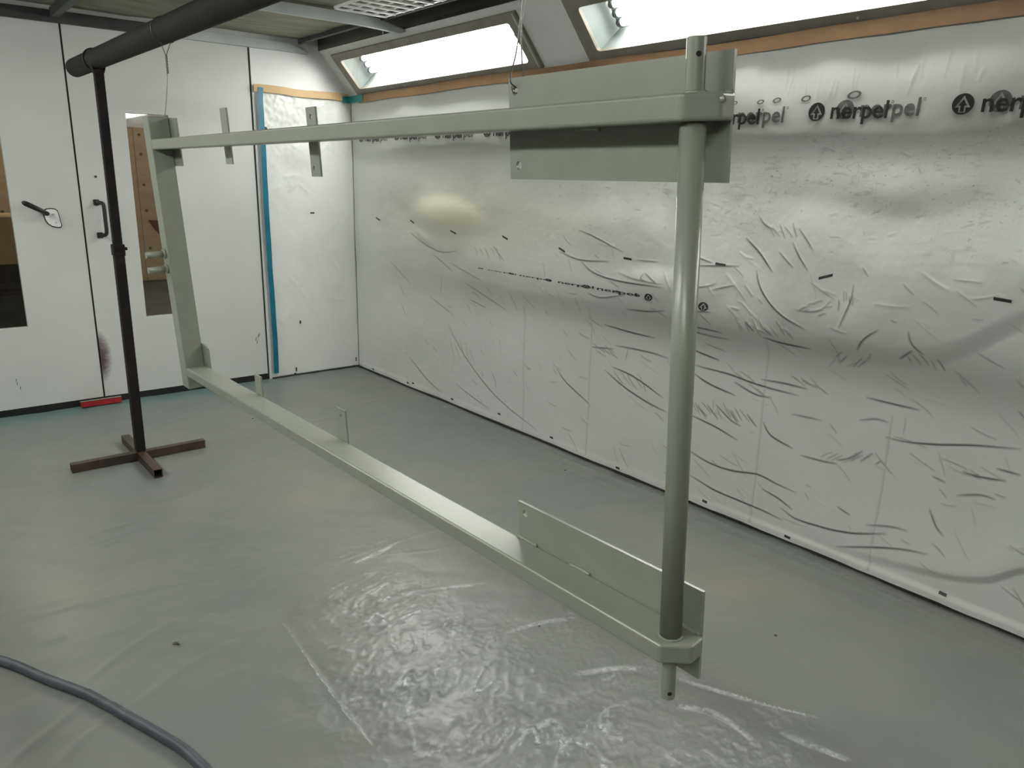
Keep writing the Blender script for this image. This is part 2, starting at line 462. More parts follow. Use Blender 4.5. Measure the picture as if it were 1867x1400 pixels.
part('latch_plate', bm, 'white_metal', d1, inv1)
bm = BM()
tube(bm, [(u, DF - .002, v) for u, v in [(.877 + (a - .877) * 1.06, 1.297 + (b - 1.297) * 1.06) for a, b in pl + pl[:1]]], .004, 6)
part('plate_gasket', bm, 'seal', d1, inv1)
bm = BM(); cyl(bm, (.885, DF - .019, 1.322), (.885, DF - .013, 1.322), .006, 10); part('plate_screw', bm, 'bar', d1, inv1)
bm = BM(); cyl(bm, (.893, DF - .019, 1.268), (.893, DF - .013, 1.268), .006, 10); part('plate_screw', bm, 'bar', d1, inv1)
bm = BM(); x, z = on_y(175, 322); cyl(bm, (x, DF - .004, z), (x, DF + .001, z), .008, 10); part('plug', bm, 'bar_dark', d2, inv2)
# chipped paint marks low on the right leaf
for k, (px, py) in enumerate([(468, 618), (472, 613), (474, 610), (470, 624)]):
    x, z = on_y(px, py); bm = BM(); prism(bm, [(x - .006, z - .014), (x - .002, z - .015), (x + .004, z + .013), (x + .001, z + .014)], lambda u, v: Vector((u, DF - .0012, v)), (0, .0015, 0)); part('paint_chip', bm, 'bar_dark', d2, inv2)
for k, (px, py) in enumerate([(32, 700), (38, 708), (30, 694)]):
    x, z = on_y(px, py); bm = BM(); prism(bm, [(x - .004, z - .010), (x - .001, z - .011), (x + .003, z + .010), (x, z + .011)], lambda u, v: Vector((u, DF - .0012, v)), (0, .0015, 0)); part('paint_chip', bm, 'bar_dark', d1, inv1)

# ------------------------------------------------------------------ coves (sloped panels holding the lamps)
S0 = Vector((W, 0, 2.22)); S1 = Vector((W - .257, 0, 2.525))
SL = (S1 - S0).length
def cove_pt(s, y, off, side):
    """point on the sloped panel: s up the slope, off = proud of it into the room"""
    u = (S1 - S0).normalized(); n = Vector((-u.z, 0, u.x))    # points down into the room
    p = S0 + u * s + n * off; 
    x = p.x if side > 0 else XL + (W - p.x)
    return Vector((x, y, p.z))
FIX_Y = [(3.505, 5.700), (0.930, 3.126), (-1.330, .552)]
def quadbox(bm, s0, s1, y0, y1, o0, o1, side):
    vs = [bm.verts.new(cove_pt(s, y, o, side)) for o in (o0, o1) for (s, y) in ((s0, y0), (s1, y0), (s1, y1), (s0, y1))]
    for f in ((0, 1, 2, 3), (7, 6, 5, 4), (0, 4, 5, 1), (1, 5, 6, 2), (2, 6, 7, 3), (3, 7, 4, 0)): bm.faces.new([vs[i] for i in f])
for side, nm in ((1, 'trim_4'), (-1, 'trim_5')):
    bm = BM()
    quadbox(bm, -.004, .030, YF, D + .002, -.012, 0, side)
    quadbox(bm, .335, SL + .004, YF, D + .002, -.012, 0, side)
    ys = [YF] + [v for f in FIX_Y[::-1] for v in f] + [D + .002]
    ys = sorted(ys)
    for a, b in zip(ys[0::2], ys[1::2]):
        if b - a > .005: quadbox(bm, .030, .335, a - .0 if a == YF else a - .02, b + .02 if b < D else b, -.012, 0, side)
    tag(obj(nm, bm, 'cove'), 'sloping white cove panel above the %s wall' % ('film-covered' if side > 0 else 'opposite bare'), 'cove', kind='structure')

# ------------------------------------------------------------------ ceiling
ZC = 2.57
bm = BM(); box(bm, (XL - .1, YF - .1, 2.84), (W + .11, D + .1, 2.9)); ceil = tag(obj('ceiling', bm, 'dark_void'), 'dark filter ceiling of the booth in a metal grid', 'ceiling', kind='structure')
bm = BM(); box(bm, (W - .25, YF, 2.64), (W + .11, D + .1, 2.66)); box(bm, (W - .262, YF, 2.525), (W - .25, D + .1, 2.84)); obj('plenum_side', bm, 'dark_void', ceil)
bm = BM(); box(bm, (XL - .1, YF, 2.64), (XL + .25, D + .1, 2.66)); box(bm, (XL + .25, YF, 2.525), (XL + .262, D + .1, 2.84)); obj('plenum_side', bm, 'dark_void', ceil)
YB = [YF + .02, -.2, 1.40, 3.00, 4.60, D - .03]
XB = [XL + .37, 1.02, 2.64]
k = 0
for a, b in zip(YB, YB[1:]):
    for c, d in zip(XB, XB[1:]):
        bm = BM()
        # slightly sagging filter mat
        nx, ny = 8, 6
        vs = [[bm.verts.new((c + (d - c) * i / nx, a + .02 + (b - a - .04) * j / ny, ZC + .012 - .028 * math.sin(math.pi * i / nx) * math.sin(math.pi * j / ny) + random.uniform(-.003, .003))) for j in range(ny + 1)] for i in range(nx + 1)]
        for i in range(nx):
            for j in range(ny):
                f = bm.faces.new((vs[i][j], vs[i][j + 1], vs[i + 1][j + 1], vs[i + 1][j])); f.smooth = True
        e = bmesh.ops.extrude_face_region(bm, geom=list(bm.faces))
        bmesh.ops.translate(bm, verts=[g for g in e['geom'] if isinstance(g, bmesh.types.BMVert)], vec=(0, 0, .02))
        obj('filter_mat', bm, 'filter', ceil)
for y in YB[1:-1]:
    bm = BM()
    poly = [(XL + .26, 2.505), (2.50, 2.505), (2.62, 2.500), (W - .30, 2.492), (W - .262, 2.505), (W - .262, 2.52), (W - .33, 2.535), (2.60, 2.56), (2.45, 2.565), (XL + .26, 2.565)]
    prism(bm, poly, lambda u, v: Vector((u, y - .016, v)), (0, .032, 0)); obj('cross_bar', bm, 'bar', ceil)
bm = BM(); box(bm, (XL + .26, D - .03, 2.49), (1.62, D + .002, 2.56), .003); obj('edge_bar', bm, 'bar_dark', ceil)  # left part of one bar, its shade put into a darker material
bm = BM(); prism(bm, [(1.622, 2.49), (2.60, 2.49), (2.70, 2.485), (2.70, 2.50), (2.55, 2.55), (1.622, 2.555)], lambda u, v: Vector((u, D - .032, v)), (0, .034, 0)); obj('edge_bar', bm, 'bar', ceil)  # right part of that bar, lamp light put in as a paler material
bm = BM(); box(bm, (1.0, YF, 2.515), (1.045, D - .031, 2.575), .003); obj('runner_bar', bm, 'bar_dark', ceil)
for x in (XL + .36, 2.62):
    bm = BM(); box(bm, (x, YF, 2.55), (x + .025, D - .031, 2.60), .003); obj('runner_bar', bm, 'bar_dark', ceil)
# hanger rod in the dark slot, and white bars painting in the lamp-lit pattern over a filter mat
x, y = on_z(698, 62, 2.50); bm = BM(); cyl(bm, (x, y, 2.50), (x, y, 2.84), .004, 8); obj('hanger_rod', bm, 'bar', ceil)
bm = BM()
gx0, gx1, gy0, gy1 = 2.17, 2.50, 3.30, 4.30
for i in range(5):
    x = gx0 + (gx1 - gx0) * i / 4; box(bm, (x - .009, gy0, 2.516), (x + .009, gy1, 2.526))
for j in range(11):
    y = gy0 + (gy1 - gy0) * j / 10; box(bm, (gx0, y - .011, 2.510), (gx1, y + .011, 2.518))
obj('lit_grille', bm, 'grille_lit', ceil)

# ================================================================== LIGHT FIXTURES
FL = {(1, 0): 'recessed fluorescent light fixture in the cove nearest the doors', (1, 1): 'recessed fluorescent light fixture above the printed film and the hinge tube',
      (1, 2): 'recessed fluorescent light fixture at the viewer end of the film-covered wall', (-1, 0): 'recessed fluorescent light fixture on the opposite wall near the doors',
      (-1, 1): 'recessed fluorescent light fixture in the middle of the opposite wall', (-1, 2): 'recessed fluorescent light fixture on the opposite wall behind the viewer'}
def fixture(side, i, y0, y1):
    root = tag(empty('light_fixture', cove_pt(.18, (y0 + y1) / 2, 0, side)), FL[(side, i)], 'light', 'booth light fixtures')
    off = -Vector(root.location)
    def P(name, bm, mat, parent=root, smooth=False):
        o = obj(name, bm, mat, parent, smooth)
        if parent is root: o.location = off
        return o
    sA, sB = .008, .352                 # bezel outer
    lA, lB = .055, .298                 # lens
    ya, yb = y0 + .085, y1 - .085
    bm = BM()
    to3 = lambda s, y: cove_pt(s, y, .018, side)
    n = cove_pt(0, 0, 1, side) - cove_pt(0, 0, 0, side)
    rr = .022
    lens = []
    for (cs, cy, a0) in ((lB - rr, yb - rr, 0), (lA + rr, yb - rr, 90), (lA + rr, ya + rr, 180), (lB - rr, ya + rr, 270)):
        for q in range(5):
            a = math.radians(a0 + q * 22.5); lens.append((cs + rr * math.cos(a), cy + rr * math.sin(a)))
    plate(bm, [(sA, y0), (sB, y0), (sB, y1), (sA, y1)], [lens], to3, .020, -n)
    P('bezel', bm, 'bezel')
    bm = BM()                            # inner white reflector tray
    dpt = -.125
    q = [(lA - .004, ya - .004, .0), (lB + .006, ya - .004, .0), (lB + .006, yb + .004, .0), (lA - .004, yb + .004, .0)]
    q2 = [(lA + .03, ya + .06, dpt), (lB + .006, ya + .06, dpt), (lB + .006, yb - .06, dpt), (lA + .03, yb - .06, dpt)]
    A = [bm.verts.new(cove_pt(*c, side)) for c in q]; B = [bm.verts.new(cove_pt(*c, side)) for c in q2]
    for k in range(4): bm.faces.new((A[k], A[(k + 1) % 4], B[(k + 1) % 4], B[k]))
    bm.faces.new(B)
    P('reflector', bm, 'reflector')
    bm = BM(); quadbox(bm, lA - .002, lB + .002, ya - .002, yb + .002, .004, .008, side); P('lens', bm, 'glass')
    for k, s in enumerate((.130, .180, .230, .280)):
        bm = BM(); cyl(bm, cove_pt(s, ya + .13, -.095, side), cove_pt(s, yb - .13, -.095, side), .019, 16); t = P('tube', bm, 'tube')
        for yy, sg in ((ya + .13, -1), (yb - .13, 1)):
            bm = BM(); cyl(bm, cove_pt(s, yy, -.095, side), cove_pt(s, yy + sg * .03, -.095, side), .0195, 12)
            c = obj('tube_cap', bm, 'bar_dark', t)
    for s, yy in ((.028, (y0 * .67 + y1 * .33)), (.028, (y0 * .33 + y1 * .67)), (.335, (y0 + y1) / 2)):
        bm = BM(); cyl(bm, cove_pt(s, yy, .017, side), cove_pt(s, yy, .022, side), .006, 8); P('screw', bm, 'bar')
    bm = BM(); quadbox(bm, .02, .345, y0 + .008, y0 + .016, .018, .028, side); P('hinge_strip', bm, 'bar')
    return root
for side in (1, -1):
    for i, (a, b) in enumerate(FIX_Y): fixture(side, i, a, b)

# ================================================================== WALL FILM
ys = axis_steps([(-.6, .014), (.5, .006), (.65, .0036), (2.4, .0038), (3.5, .0060), (D - .006, .010)])
zs = axis_steps([(.017, .0037), (1.4, .0037), (2.175, .0050)])
F = Sheet(ys, zs)
Y, Z = F.U, F.V
def wp(pts): return [on_x(*p) for p in pts]
def smooth1(a, n=41):
    k_ = np.hanning(n); k_ /= k_.sum(); return np.convolve(np.pad(a, n // 2, mode='edge'), k_, 'valid')
# soft relief
F.h += 0.012 + .0030 * fnoise(Y.shape, (16, 5), 1) + .0006 * fnoise(Y.shape, (50, 18), 2) + .00015 * fnoise(Y.shape, (130, 60), 3)
# rolled upper belly (its underside falls back to the wall at about 1.70 m)
amp = np.interp(ys, [-.6, 3.0, 4.6, 5.4, 5.85], [.026, .025, .020, .010, .0])[:, None]
zb = 1.695 + .012 * np.sin(Y * 3.1) + .008 * np.sin(Y * 7.7 + 1)
F.h += amp * sstep((Z - zb) / .13) * np.exp(-(np.maximum(Z - zb - .13, 0) / .20) ** 2)
# sagging belly: bottom line of the bulge
bl = wp([(700, 520), (820, 548), (950, 575), (1100, 600), (1300, 640), (1420, 652), (1526, 656), (1600, 668), (1651, 674), (1722, 670), (1776, 652), (1830, 622), (1867, 606)])
by = [p[0] for p in bl][::-1]; bz = [p[1] for p in bl][::-1]
zc = smooth1(np.interp(ys, [-.6] + by, [bz[0] + .05] + bz))[:, None]
wdt = np.interp(ys, [-.6, 1.0, 1.6, 2.2, 4.5], [.11, .10, .11, .15, .20])[:, None]
amp = np.interp(ys, [-.6, .9, 2.2, 3.4, 4.6, 5.6], [.052, .052, .052, .038, .018, 0])[:, None]
F.h += amp * sstep((Z - zc) / wdt) * np.exp(-(np.maximum(Z - zc - wdt, 0) / .42) ** 2)
# low sag at the near end
bl = wp([(1500, 1000), (1594, 1028), (1669, 1045), (1740, 1062), (1811, 1066), (1867, 1043)]); by = [p[0] for p in bl][::-1]; bz = [p[1] for p in bl][::-1]
zc = smooth1(np.interp(ys, [-.6] + by, [bz[0] + .04] + bz))[:, None]; amp = np.interp(ys, [-.6, 1.0, 1.35, 1.6], [.035, .035, .012, 0])[:, None]
F.h += amp * sstep((Z - zc) / .05) * np.exp(-(np.maximum(Z - zc - .05, 0) / .22) ** 2)
# skirting ledge behind the film
F.h += np.interp(ys, [-.6, 1.5, 2.2, 3.0, 5.8], [.016, .013, .006, .003, .003])[:, None] * sstep((.066 - Z) / .03)
# pillows near the corner
def pillow(px, py, ry, rz, A, rot=0.0):
    y0, z0 = on_x(px, py); a = Y - y0; b = Z - z0
    a, b = a * math.cos(rot) + b * math.sin(rot), -a * math.sin(rot) + b * math.cos(rot)
    r = (a / ry) ** 2 + (b / rz) ** 2
    F.h[:] += A * np.exp(-r ** 1.6)
    return r
r = pillow(815, 392, .34, .11, .032)
pillow(795, 440, .20, .035, .016, .25)
pillow(1130, 420, .36, .13, .018); pillow(1500, 440, .20, .16, .012); pillow(1215, 515, .25, .06, .012)
pillow(1640, 330, .35, .10, .014); pillow(1770, 480, .3, .16, .014); pillow(1180, 790, .2, .12, .014)
F.a['haze'] = np.clip(np.exp(-((Y - 4.45) / .75) ** 2 - ((Z - 1.36) / .22) ** 2) + .25 * np.exp(-((Y - 3.2) / .6) ** 2 - ((Z - 1.36) / .14) ** 2), 0, 1)
F.a['speck'] = np.clip(np.interp(zs, [1.25, 1.36, 1.5, 1.7, 1.78, 1.84], [0, .55, .8, 1, .7, .15])[None, :] * np.interp(ys, [-.6, 1.7, 2.6, 3.4, 4.8], [1, .9, .65, .25, .05])[:, None]
                       * (.5 + .4 * fnoise(Y.shape, (12, 9), 8)), 0, 1)
# measured creases (photo measurements laid out on the wall plane)
CR = [
 ([(1065, 418), (1101, 434), (1147, 459)], 1), ([(1029, 457), (1069, 473), (1122, 476)], 1), ([(1070, 475), (1094, 496), (1140, 511), (1226, 523)], 1.2),
 ([(1168, 473), (1211, 477)], .8), ([(1136, 495), (1168, 507), (1226, 518)], .7), ([(1104, 591), (1147, 604), (1197, 616)], 1.2), ([(1079, 632), (1122, 636)], .9),
 ([(1122, 629), (1183, 641), (1222, 653)], 1), ([(1104, 673), (1133, 698), (1176, 729), (1219, 752)], 1.3), ([(1118, 668), (1158, 686), (1211, 725)], 1.2),
 ([(1017, 671), (1036, 698), (1069, 729), (1079, 743)], 1), ([(819, 586), (833, 618), (861, 664), (904, 721), (983, 786)], .9), ([(747, 650), (783, 693), (808, 716)], .9),
 ([(833, 698), (854, 716), (894, 745)], .7), ([(751, 423), (783, 446), (811, 459), (840, 457)], .8), ([(829, 479), (886, 511)], .6), ([(794, 462), (833, 495)], .6),
 ([(854, 514), (926, 566)], .6), ([(904, 446), (928, 475)], .6), ([(858, 545), (890, 562)], .6), ([(715, 475), (751, 518)], .5), ([(786, 539), (831, 575)], .5),
 ([(1083, 532), (1108, 541), (1154, 536)], .9), ([(1154, 562), (1194, 566), (1226, 565)], .9), ([(1188, 496), (1215, 518)], .8), ([(1187, 497), (1183, 507), (1200, 514)], .7),
 ([(1367, 432), (1394, 461), (1419, 495)], 1.3), ([(1388, 489), (1397, 521), (1419, 554), (1447, 579), (1483, 598)], 1.2), ([(1567, 514), (1563, 546), (1542, 596)], .9),
 ([(1454, 439), (1469, 468), (1485, 493)], .9), ([(1465, 414), (1483, 439), (1494, 457)], .8), ([(1429, 457), (1458, 488)], .8), ([(1390, 393), (1401, 409), (1422, 420)], .8),
 ([(1402, 612), (1440, 625), (1486, 635)], 1.2), ([(1572, 637), (1590, 614), (1615, 598)], 1.0), ([(1669, 600), (1674, 621), (1694, 646)], .8), ([(1644, 654), (1676, 636)], .9),
 ([(1265, 636), (1315, 657)], 1.2), ([(1265, 664), (1333, 682), (1383, 700), (1461, 721)], 1.3), ([(1265, 679), (1297, 700), (1344, 721)], 1.2), ([(1340, 695), (1379, 718), (1411, 724)], 1.0),
 ([(1390, 691), (1433, 698), (1476, 709)], 1), ([(1581, 723), (1633, 736), (1679, 747)], 1), ([(1276, 466), (1311, 479)], .9), ([(1276, 483), (1358, 484)], 1),
 ([(1272, 523), (1304, 520), (1319, 514)], .8), ([(1311, 527), (1354, 518)], .8), ([(1276, 565), (1311, 567)], .8), ([(1277, 593), (1330, 605)], .9), ([(1372, 582), (1390, 602)], .9),
 ([(1404, 593), (1422, 611)], .7), ([(1427, 580), (1444, 606)], .6), ([(1459, 562), (1490, 566), (1512, 561), (1528, 545)], .7),
 ([(1258, 755), (1304, 777), (1347, 802)], 1.1), ([(1394, 768), (1408, 793), (1447, 818)], 1.1), ([(1306, 736), (1333, 764), (1354, 777)], .9), ([(1331, 746), (1347, 771)], .8),
 ([(1290, 736), (1311, 764)], .8), ([(1272, 739), (1290, 759)], .8), ([(1363, 753), (1383, 779)], .8), ([(1458, 829), (1497, 839), (1531, 845)], .9),
 ([(1527, 838), (1551, 834), (1569, 823)], .8), ([(1570, 841), (1594, 825)], .7), ([(1552, 838), (1576, 820)], .7), ([(1597, 846), (1611, 838)], .6),
 ([(1615, 795), (1651, 804), (1704, 809), (1783, 811), (1865, 817)], 1.1), ([(1254, 818), (1294, 843), (1336, 857), (1383, 864), (1419, 882), (1454, 898)], 1.5),
 ([(1258, 864), (1311, 895), (1383, 925), (1429, 948)], 1.2), ([(1390, 889), (1419, 907), (1447, 929)], 1), ([(1422, 923), (1454, 945), (1511, 962), (1561, 970), (1622, 971)], 1.3),
 ([(1529, 921), (1554, 938)], .8), ([(1526, 995), (1590, 995), (1651, 998), (1701, 1006)], 1), ([(1754, 859), (1790, 868), (1840, 875)], 1), ([(1819, 852), (1865, 864)], .9),
 ([(1697, 925), (1711, 957), (1726, 975)], .8), ([(1445, 754), (1500, 766)], .7), ([(1569, 765), (1600, 763), (1625, 770)], .7), ([(1700, 866), (1727, 879)], .7),
 ([(1745, 902), (1790, 901), (1820, 909)], .8), ([(1580, 955), (1625, 958), (1660, 965)], .8), ([(1240, 590), (1300, 610), (1340, 618)], .7),
]
for pts, k in CR:
    P = wp(pts); near = np.interp(np.mean([p[0] for p in P]), [.7, 4.5], [1, .8])
    sp = [(v.x, v.y) for v in spline([(a, b, 0) for a, b in P], 5)]
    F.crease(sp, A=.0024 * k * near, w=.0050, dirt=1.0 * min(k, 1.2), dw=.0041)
# finer random creases in fans
for k in range(330):
    y0 = .6 + 4.7 * rng.uniform(0, 1) ** 1.5; z0 = rng.uniform(.08, 1.32)
    if y0 > 3.6 and z0 > .95: continue
    ang = rng.normal(math.radians(32 if y0 < 3.2 else 48), .32)
    L = rng.uniform(.03, .15); c = rng.normal(0, .18)
    p = [(y0 - L * t * math.cos(ang + c * t), z0 - L * t * math.sin(ang + c * t)) for t in np.linspace(0, 1, 5)]
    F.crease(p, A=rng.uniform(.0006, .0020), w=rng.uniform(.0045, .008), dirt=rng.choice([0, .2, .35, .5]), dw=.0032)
# fans of short parallel pleats
for px, py, n_, ang_, L_, sp_ in [(1385, 590, 7, 55, .07, .020), (1440, 600, 6, 50, .06, .022), (1270, 740, 7, 50, .09, .026), (1340, 755, 6, 48, .09, .026), (1150, 690, 6, 40, .12, .030), (1540, 835, 6, -38, .07, .026), (1480, 700, 6, 25, .08, .024), (1560, 655, 7, -50, .06, .026),
                                  (1440, 420, 5, 52, .08, .03), (1380, 700, 5, 22, .12, .03), (900, 460, 5, 50, .09, .06), (850, 640, 5, 55, .16, .06), (1110, 640, 5, 20, .12, .03), (1700, 660, 5, 60, .06, .03), (1780, 860, 5, 12, .10, .03), (1500, 560, 8, -20, .05, .018), (1560, 540, 6, 80, .06, .012)]:
    y0, z0 = on_x(px, py)
    for q in range(n_):
        a = math.radians(ang_ + rng.normal(0, 5)); yy = y0 - (q - n_ / 2) * sp_ + rng.normal(0, .004); zz = z0 + rng.normal(0, .012); L = L_ * rng.uniform(.6, 1.1); b_ = rng.normal(0, .15)
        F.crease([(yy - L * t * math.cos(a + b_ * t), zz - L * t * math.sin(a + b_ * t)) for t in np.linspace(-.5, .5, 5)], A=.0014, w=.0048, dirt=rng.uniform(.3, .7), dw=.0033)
for k in range(150):                    # crackled band under the upper belly
    y0 = rng.uniform(.6, 3.4); z0 = rng.uniform(1.33, 1.76); ang = rng.uniform(0, math.pi); L = rng.uniform(.012, .06)
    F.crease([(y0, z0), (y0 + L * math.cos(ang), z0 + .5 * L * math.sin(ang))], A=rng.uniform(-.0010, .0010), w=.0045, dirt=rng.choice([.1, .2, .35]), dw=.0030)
for k in range(46):                     # short vertical pleats under the tape
    y0 = rng.uniform(.6, 3.6); z0 = rng.uniform(1.98, 2.1); L = rng.uniform(.05, .16)
    F.crease([(y0, z0), (y0 + rng.normal(0, .01), z0 - L)], A=rng.uniform(.001, .003), w=.006, dirt=rng.choice([0, .15]), dw=.003)
# panel joints of the wall telegraphing through the film
for a, b in (((1400, 620), (1370, 955)), ((1620, 760), (1585, 1045)), ((1085, 560), (1070, 830)), ((968, 560), (957, 690))):
    p = wp([a, b]); yy = p[1][0]
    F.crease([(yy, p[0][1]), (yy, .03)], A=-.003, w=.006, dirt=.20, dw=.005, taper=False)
F.h -= F.h * np.interp(ys, [D - .10, D - .006], [0, .75])[:, None]
F.h = np.maximum(F.h, .002)
FX = W + .002
film = F.build('masking_film', lambda y, z, h: (FX - h, y, z), 'film')
tag(film, 'wrinkled white masking film with black lettering hung over the long wall', 'plastic sheet')
def film_x(y, z): return FX - float(F.at(np.array(y), np.array(z)))

# ------------------------------------------------------------------ printed lettering
def text_mesh(body, size=1.0, bold=0.012):
    cu = bpy.data.curves.new('txt', 'FONT'); cu.body = body; cu.size = size; cu.offset = bold; cu.resolution_u = 3
    o = bpy.data.objects.new('txt', cu); COL.objects.link(o)
    dg = bpy.context.evaluated_depsgraph_get(); me = bpy.data.meshes.new_from_object(o.evaluated_get(dg))
    co = np.zeros(len(me.vertices) * 3); me.vertices.foreach_get('co', co); co = co.reshape(-1, 3)[:, :2]
    fs = [tuple(p.vertices) for p in me.polygons]
    bpy.data.objects.remove(o); bpy.data.curves.remove(cu); bpy.data.meshes.remove(me)
    return co, fs
T_CO, T_F = text_mesh('nerpel', 1.0, .016)
T_W = T_CO[:, 0].max()
def emblem():
    bm = BM()
    edges = []
    def loop(pts):
        vs = [bm.verts.new((x, y, 0)) for x, y in pts]
        return [bm.edges.new((vs[i], vs[(i + 1) % len(vs)])) for i in range(len(vs))]
    big = [(0, .40), (-.36, -.16), (-.16, -.16), (-.16, -.40), (.16, -.40), (.16, -.16), (.36, -.16)]
    small = [(0, .23), (-.20, -.08), (-.085, -.08), (-.085, -.36), (.085, -.36), (.085, -.08), (.20, -.08)]
    bmesh.ops.triangle_fill(bm, use_beauty=True, edges=loop(circ(0, 0, .5, 28)) + loop(big))
    bmesh.ops.triangle_fill(bm, use_beauty=True, edges=loop(small))
    co = np.array([v.co[:2] for v in bm.verts]); bm.verts.index_update()
    fs = [tuple(v.index for v in f.verts) for f in bm.faces]; bm.free(); return co, fs
E_CO, E_F = emblem()
R_CO = np.array(circ(0, 0, .5, 10) + circ(0, 0, .3, 10)); R_F = [(i, (i + 1) % 10, 10 + (i + 1) % 10, 10 + i) for i in range(10)]
def logo_mesh(em=.072, th=.066, tw=.232, gap=.022, ring=True):
    """emblem centred at the origin, lettering to its right (u right, v up), metres"""
    co = [E_CO * em]; fs = list(E_F); n = len(E_CO)
    t = T_CO.copy(); t[:, 0] *= tw / T_W; t[:, 1] = (t[:, 1]) * th / .72 - .027; t[:, 0] += em / 2 + gap
    fs += [tuple(i + n for i in f) for f in T_F]; co.append(t); n += len(t)
    if ring:
        co.append(R_CO * .011 + np.array([em / 2 + gap + tw + .012, .030])); fs += [tuple(i + n for i in f) for f in R_F]
    return np.concatenate(co), fs
LG = logo_mesh()
def put_print(name, co, fs, y0, z0, mat, off=.002, sz=1.0, sk=0.0):
    me = bpy.data.meshes.new(name)
    yy = y0 - co[:, 0]; zz = z0 + co[:, 1] * sz + sk * co[:, 0]
    xx = FX - F.at(yy, zz) - off
    me.from_pydata(list(zip(xx, yy, zz)), [], fs); me.update()
    bm = bmesh.new(); bm.from_mesh(me)
    for _ in range(2):
        long_e = [e for e in bm.edges if e.calc_length() > .012]
        if long_e: bmesh.ops.subdivide_edges(bm, edges=long_e, cuts=1)
    bmesh.ops.triangulate(bm, faces=bm.faces)
    for v in bm.verts: v.co.x = FX - float(F.at(np.array(v.co.y), np.array(v.co.z))) - off
    for f in bm.faces:
        if f.normal.x > 0: f.normal_flip()
    bm.to_mesh(me); bm.free()
    return obj(name, me, mat, film)
LOGO_Y = [1.222 + .556 * k for k in range(-1, 9)]
for k, y0 in enumerate(LOGO_Y):
    z0 = 1.890 + (.006 if y0 < 2 else 0) - .004 * math.sin(k * 1.3)
    sq = float(np.interp(y0, [2.4, 3.2, 4.0], [1, .9, .8]))
    put_print('printed_logo', *LG, y0, z0, 'print', .0026, sq, -.030)
    put_print('printed_logo', *LG, y0 - .118, z0 + .003, 'print_grey', .0018, sq, -.030)
T_S = T_CO.copy(); T_S[:, 0] *= .30 / T_W; T_S[:, 1] = T_S[:, 1] * .07 / .72 - .027; T_S[:, 0] += .08
for k, y0 in enumerate([4.05, 3.72, 3.36, 3.04]):
    sq_ = [.10, .15, .20, .26][k]
    put_print('printed_lettering', T_S, T_F, y0, 1.034, 'print', .003, sq_)
    put_print('printed_emblem', E_CO * .060, E_F, y0, 1.034, 'print', .003, sq_ * 1.3)
EM_S = (E_CO * .062, E_F)
for yy_, sq_, k_ in ((2.234, .75, 1.0), (2.582, .70, .9), (2.66, .35, .7), (2.80, .35, .7)):
    put_print('printed_emblem', E_CO * .058 * k_, E_F, yy_, 1.034, 'print', .003, sq_)
for px, py in [(692, 399), (756, 404), (835, 423), (928, 433), (1035, 455), (1155, 471), (1325, 481), (1518, 503), (1842, 544)]:
    y0, z0 = on_x(px, py); L = .058; hh = .0115
    co = np.array([(-L / 2, -hh / 2), (L / 2, -hh / 2), (L / 2, hh / 2), (-L / 2, hh / 2)])
    put_print('printed_dash', co, [(0, 1, 2, 3)], y0, z0, 'print', .004, 1, .35 if px == 1518 else (-.3 if px < 1100 else -.05))
for px, py in [(684, 691), (748, 697), (757, 698), (827, 727), (912, 754), (1008, 797), (1130, 852), (1290, 912), (1441, 976), (1722, 1080)]:
    y0, z0 = on_x(px, py); L = .030
    co = np.array([(-L / 2, -.006), (L / 2, -.006), (L / 2, .006), (-L / 2, .006)])
    put_print('printed_dash', co, [(0, 1, 2, 3)], y0, max(z0, .035), 'print', .004, 1, -.05)
RING = (np.concatenate([np.array(circ(0, 0, .5, 16)), np.array(circ(0, 0, .30, 16))]), [(i, (i + 1) % 16, 16 + (i + 1) % 16, 16 + i) for i in range(16)])
for px, py, sx in [(1348, 189, .03), (1395, 187, .034), (1424, 184, .04), (1477, 181, .045), (1564, 174, .056)]:
    y0, z0 = on_x(px, py); put_print('printed_ring', RING[0] * sx, RING[1], y0, z0, 'print_grey', .0025, .55, .1)

# ------------------------------------------------------------------ film on the back wall panel
xs = axis_steps([(GAP2 + .062, .010), (W - .004, .010)]); z2 = axis_steps([(.02, .010), (2.21, .010)])
G = Sheet(xs, z2)
X2, Z2 = G.U, G.V
G.h += .006 + .0012 * fnoise(X2.shape, (5, 12), 21) + .0007 * fnoise(X2.shape, (24, 60), 22) * np.interp(z2, [1.6, 1.9, 2.2], [.3, 1.8, 1.8])[None, :]
for k in range(46):
    x0 = rng.uniform(2.35, 3.0); zz = rng.uniform(1.3, 2.15) if k < 30 else rng.uniform(.1, 1.3); a = rng.uniform(-1.2, 1.2); L = rng.uniform(.04, .14)
    G.crease([(x0, zz), (x0 + L * math.cos(a), zz + L * math.sin(a))], A=rng.uniform(.0012, .004), w=.012, dirt=rng.choice([0, 0, 0, .12]), dw=.006)
y0 = on_y(545, 280); x0, zz = y0
r = ((X2 - x0) / .11) ** 2 + ((Z2 - zz) / .10) ** 2; G.h += .016 * np.exp(-r ** 1.5)
G.h *= np.interp(xs, [W - .08, W - .004], [1, .3])[:, None]; G.h = np.maximum(G.h, .002)
film2 = G.build('masking_film', lambda x, z, h: (x, D + .003 - h, z), 'film', flip=False)
tag(film2, 'white masking film on the end wall panel, edged with blue tape', 'plastic sheet')
def put_back(name, pts, fs, mat):
    me = bpy.data.meshes.new(name); me.from_pydata([(x, D - .001 - float(G.at(np.array(x), np.array(z))), z) for x, z in pts], [], fs); me.update()
    return obj(name, me, mat, film2)
x0, zz = on_y(482, 236)
